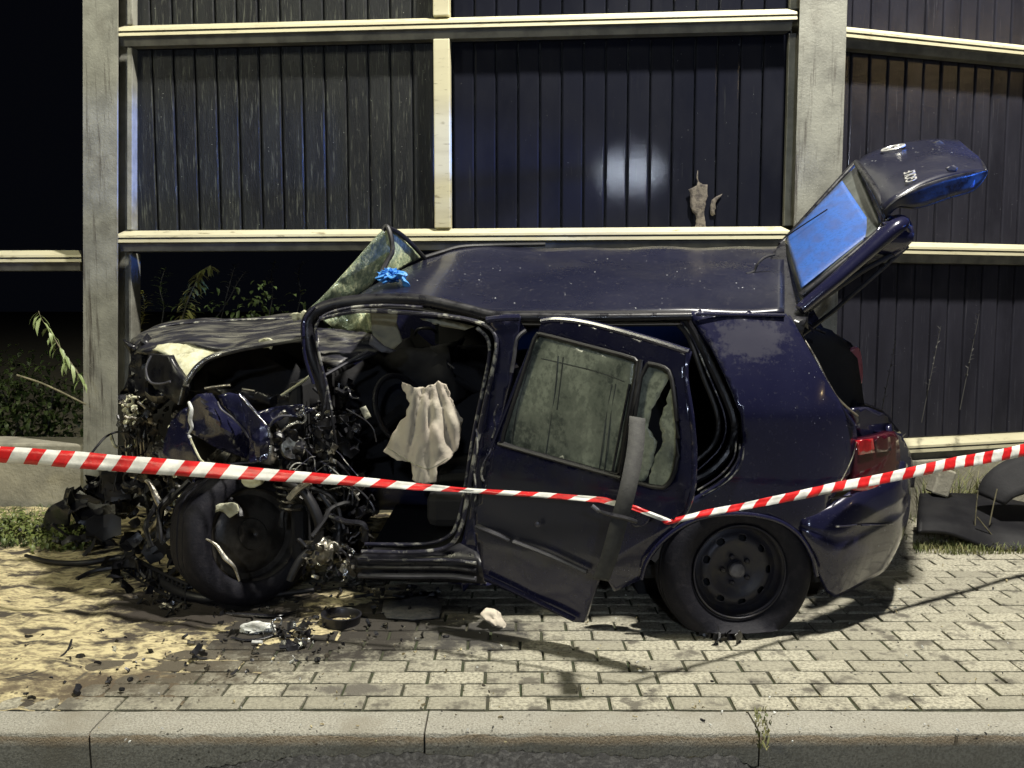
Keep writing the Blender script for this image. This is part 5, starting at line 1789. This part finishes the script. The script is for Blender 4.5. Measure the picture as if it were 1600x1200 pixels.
weed('willow_shoot', [(134, 604, 5.35), (118, 578, 5.34), (98, 550, 5.33), (80, 520, 5.32), (66, 500, 5.31), (60, 486, 5.3)], .006, 30, .11, .012, LEAFW, STALK, 'leafy shoot arching out left of the post above the bush', 'shoot', hang=1.3, seed=2, start=.05)
tag(tube('bare_twig', [P(134, 632, 5.35), P(90, 610, 5.33), (P(60, 597, 5.32)), P(26, 586, 5.3)], .006, STALK), 'bare pale twig pointing left below the leafy shoot', 'twig')
weed('goldenrod', [(282, 510, 6.0), (290, 480, 6.0), (302, 450, 5.98), (316, 424, 5.96), (330, 414, 5.95)], .006, 70, .10, .011, LEAFL, STALK, 'yellow-green leafy goldenrod leaning right behind the hood', 'weed', hang=.7, seed=3, start=.05)
weed('goldenrod', [(216, 540, 6.1), (220, 510, 6.1), (226, 480, 6.1), (222, 456, 6.1)], .006, 70, .075, .007, LEAFL, STALK, 'feathery dull weed just right of the left post behind the hood', 'weed', hang=0, seed=5, start=.05)
weed('goldenrod', [(250, 520, 6.3), (256, 480, 6.3), (250, 450, 6.3), (258, 420, 6.3)], .005, 46, .07, .006, LEAFD, DIMST, 'dark upright weed standing between the two goldenrods', 'weed', hang=0, seed=6, start=.3)
for i, (q, sd) in enumerate([([(345, 500, 6.4), (352, 470, 6.4), (360, 440, 6.4), (368, 412, 6.4)], 7), ([(335, 500, 6.4), (356, 470, 6.4), (372, 440, 6.4), (384, 424, 6.4)], 8),
                             ([(420, 496, 6.5), (426, 460, 6.5), (424, 430, 6.5), (430, 408, 6.5)], 9), ([(462, 496, 6.5), (470, 460, 6.5), (466, 430, 6.5), (474, 408, 6.5)], 10)]):
    weed('dry_weed', q, .0045, 22, .05, .005, DIMST, DIMST, ['grey dry weed behind the middle of the hood', 'slanting grey dry weed right of the goldenrod', 'dim dry weed left of the raised windscreen', 'dim dry weed nearest the raised windscreen'][i], 'weed',
         hang=0, seed=sd, start=.4)


def bush(name, c, s, n, L, m_, label, cat, seed, kind=None):
    rs = random.Random(seed)
    parts = []
    for k in range(n):
        th = rs.uniform(0, 6.283)
        ph = rs.uniform(-1, 1)
        r = rs.uniform(.35, 1.0) * (1 + .5 * noise.noise((math.cos(th) * 2, ph * 2, seed)))
        q = Vector((c[0] + s[0] * r * math.cos(th) * math.sqrt(1 - ph * ph), c[1] + s[1] * r * math.sin(th) * math.sqrt(1 - ph * ph), c[2] + s[2] * r * ph))
        if q.z < 0:
            q.z = rs.uniform(0, .1)
        parts.append(leaf_data(q, (rs.uniform(-1, 1), rs.uniform(-1, .2), rs.uniform(-.7, .6)), L * rs.uniform(.6, 1.3), L * .28, rs.uniform(.1, .6)))
    v, f = merge(parts)
    root = empty(name, (c[0], c[1], 0), label, cat)
    mesh_obj('foliage', v, f, m_, root, angle=50)
    for k in range(5):
        a = rs.uniform(0, 6.28)
        e = Vector((c[0] + s[0] * .6 * math.cos(a), c[1] + s[1] * .6 * math.sin(a), c[2] + s[2] * .4))
        tube('stem', [(c[0] + rs.uniform(-.1, .1), c[1], 0), (c[0] * .5 + e.x * .5, c[1], e.z * .5), e], .010, DIMST, root, seg=5)
    return root


bush('low_bush', (-3.55, 6.5, .55), (.45, .35, .45), 1500, .055, LEAFD, 'low dark leafy bush beyond the left plinth at the picture edge', 'bush', 1)
bush('low_bush', (-2.95, 6.7, .45), (.40, .35, .42), 1300, .05, LEAFD, 'low dark leafy bush just left of the post beyond the plinth', 'bush', 2)
bush('ground_weed', (-2.78, 4.95, .06), (.28, .25, .13), 900, .035, LEAFG, 'low green weed in the sand at the left edge below the tape', 'weed', 11)
bush('ground_weed', (-2.42, 4.75, .05), (.20, .16, .10), 500, .035, LEAFG, 'small dark green weed beside the broken grille heap', 'weed', 12)
bush('tall_bush', (-2.1, 7.4, .8), (.8, .4, .75), 1800, .06, LEAFD, 'tall dim bush seen through the open bay behind the hood', 'bush', 3)
bush('tall_bush', (-.9, 7.6, .8), (.8, .4, .7), 1500, .06, LEAFD, 'dim bush in the dark behind the windscreen', 'bush', 4)


def grass(name, poly, n, h, m_, label, seed, cat='grass', z=0.0):
    rs = random.Random(seed)
    x0 = min(p[0] for p in poly)
    x1 = max(p[0] for p in poly)
    y0 = min(p[1] for p in poly)
    y1 = max(p[1] for p in poly)
    parts = []
    k = 0
    while k < n:
        x, y = rs.uniform(x0, x1), rs.uniform(y0, y1)
        if not inside(x, y, poly):
            continue
        k += 1
        b = G(x, y, z)
        hh = h * rs.uniform(.3, 1.2)
        a = rs.uniform(0, 6.28)
        ln = Vector((math.cos(a), math.sin(a), 0)) * hh * rs.uniform(.2, .9)
        s = Vector((-math.sin(a), math.cos(a), 0)) * .0028
        parts.append(([b - s, b + s, b + ln * .45 + Vector((0, 0, hh * .7)) - s * .7, b + ln * .45 + Vector((0, 0, hh * .7)) + s * .7, b + ln + Vector((0, 0, hh))], [(0, 1, 3, 2), (2, 3, 4)]))
    v, f = merge(parts)
    return tag(mesh_obj(name, v, f, m_, angle=60), label, cat, kind='stuff')


grass('grass_tuft', [(1425, 852), (1600, 846), (1600, 866), (1500, 868), (1430, 864)], 900, .045, DRYG, 'dry grass growing along the paving edge by the torn-off bumper', 1)
grass('moss_and_grass', [(0, 806), (130, 800), (150, 850), (60, 866), (0, 862)], 3600, .07, LEAFD, 'rough green grass at the foot of the left plinth', 2)
grass('dark_grass', [(1200, 800), (1420, 780), (1600, 775), (1600, 850), (1430, 850)], 500, .05, DRYG, 'dark grass in the shade of the right plinth', 3)
grass('joint_moss', [(1176, 1110), (1206, 1110), (1200, 1175), (1184, 1170)], 90, .02, DRYG, 'dry moss tuft sprouting from the kerb joint', 4, 'moss')
for i, (q, lb) in enumerate([([(1523, 850, 4.9), (1524, 810, 4.9), (1528, 766, 4.9)], 'thin dry stalk standing upright before the torn-off bumper'),
                             ([(1546, 820, 4.9), (1552, 790, 4.9), (1558, 764, 4.9)], 'thin dry stalk slanting right before the torn-off bumper'),
                             ([(1566, 856, 4.85), (1545, 830, 4.85), (1527, 808, 4.85)], 'thin dry stalk slanting left before the torn-off bumper')]):
    tag(pxt('dry_stalk', q, .0035, STALK), lb, 'stalk')
grass('plinth_weeds', [(1440, 808), (1560, 806), (1560, 812), (1440, 814)], 400, .30, DRYG, 'dry weeds standing before the right concrete plinth', 7, 'weeds')
# weed stalks pressed against the boards
rs = random.Random(9)
for i, (bx_, by_, lb) in enumerate([(1370, 640, 'faint grey weed against the lower boards right of the open boot'), (1440, 620, 'taller faint grey weed against the lower boards at the right'), (1500, 600, 'faint forked weed against the lower boards at the far right')]):
    weed('wall_weed', [(bx_, by_ + 40, 5.35 + (bx_ - 1370) * .0011), (bx_ + 8, by_, 5.35 + (bx_ - 1370) * .0011), (bx_ + 18, by_ - 50, 5.36 + (bx_ - 1370) * .0011), (bx_ + 30, by_ - 110, 5.37 + (bx_ - 1370) * .0011)], .003, 16, .035, .004, DIMST, DIMST,
         lb, 'weed', hang=-.5, seed=20 + i, start=.4)

# ------------------------------------------------------------------ groups of repeats
GR = {'goldenrod': 'goldenrods behind the hood', 'dry_weed': 'dry weeds in the open bay', 'low_bush': 'low bushes beyond the left plinth', 'tall_bush': 'bushes in the dark behind the open bay',
      'ground_weed': 'weeds in the sand', 'dry_stalk': 'dry stalks before the torn-off bumper', 'wall_weed': 'weeds against the lower boards'}
for o in bpy.data.objects:
    b = o.name.split('.')[0]
    if o.parent is None and b in GR:
        o['group'] = GR[b]
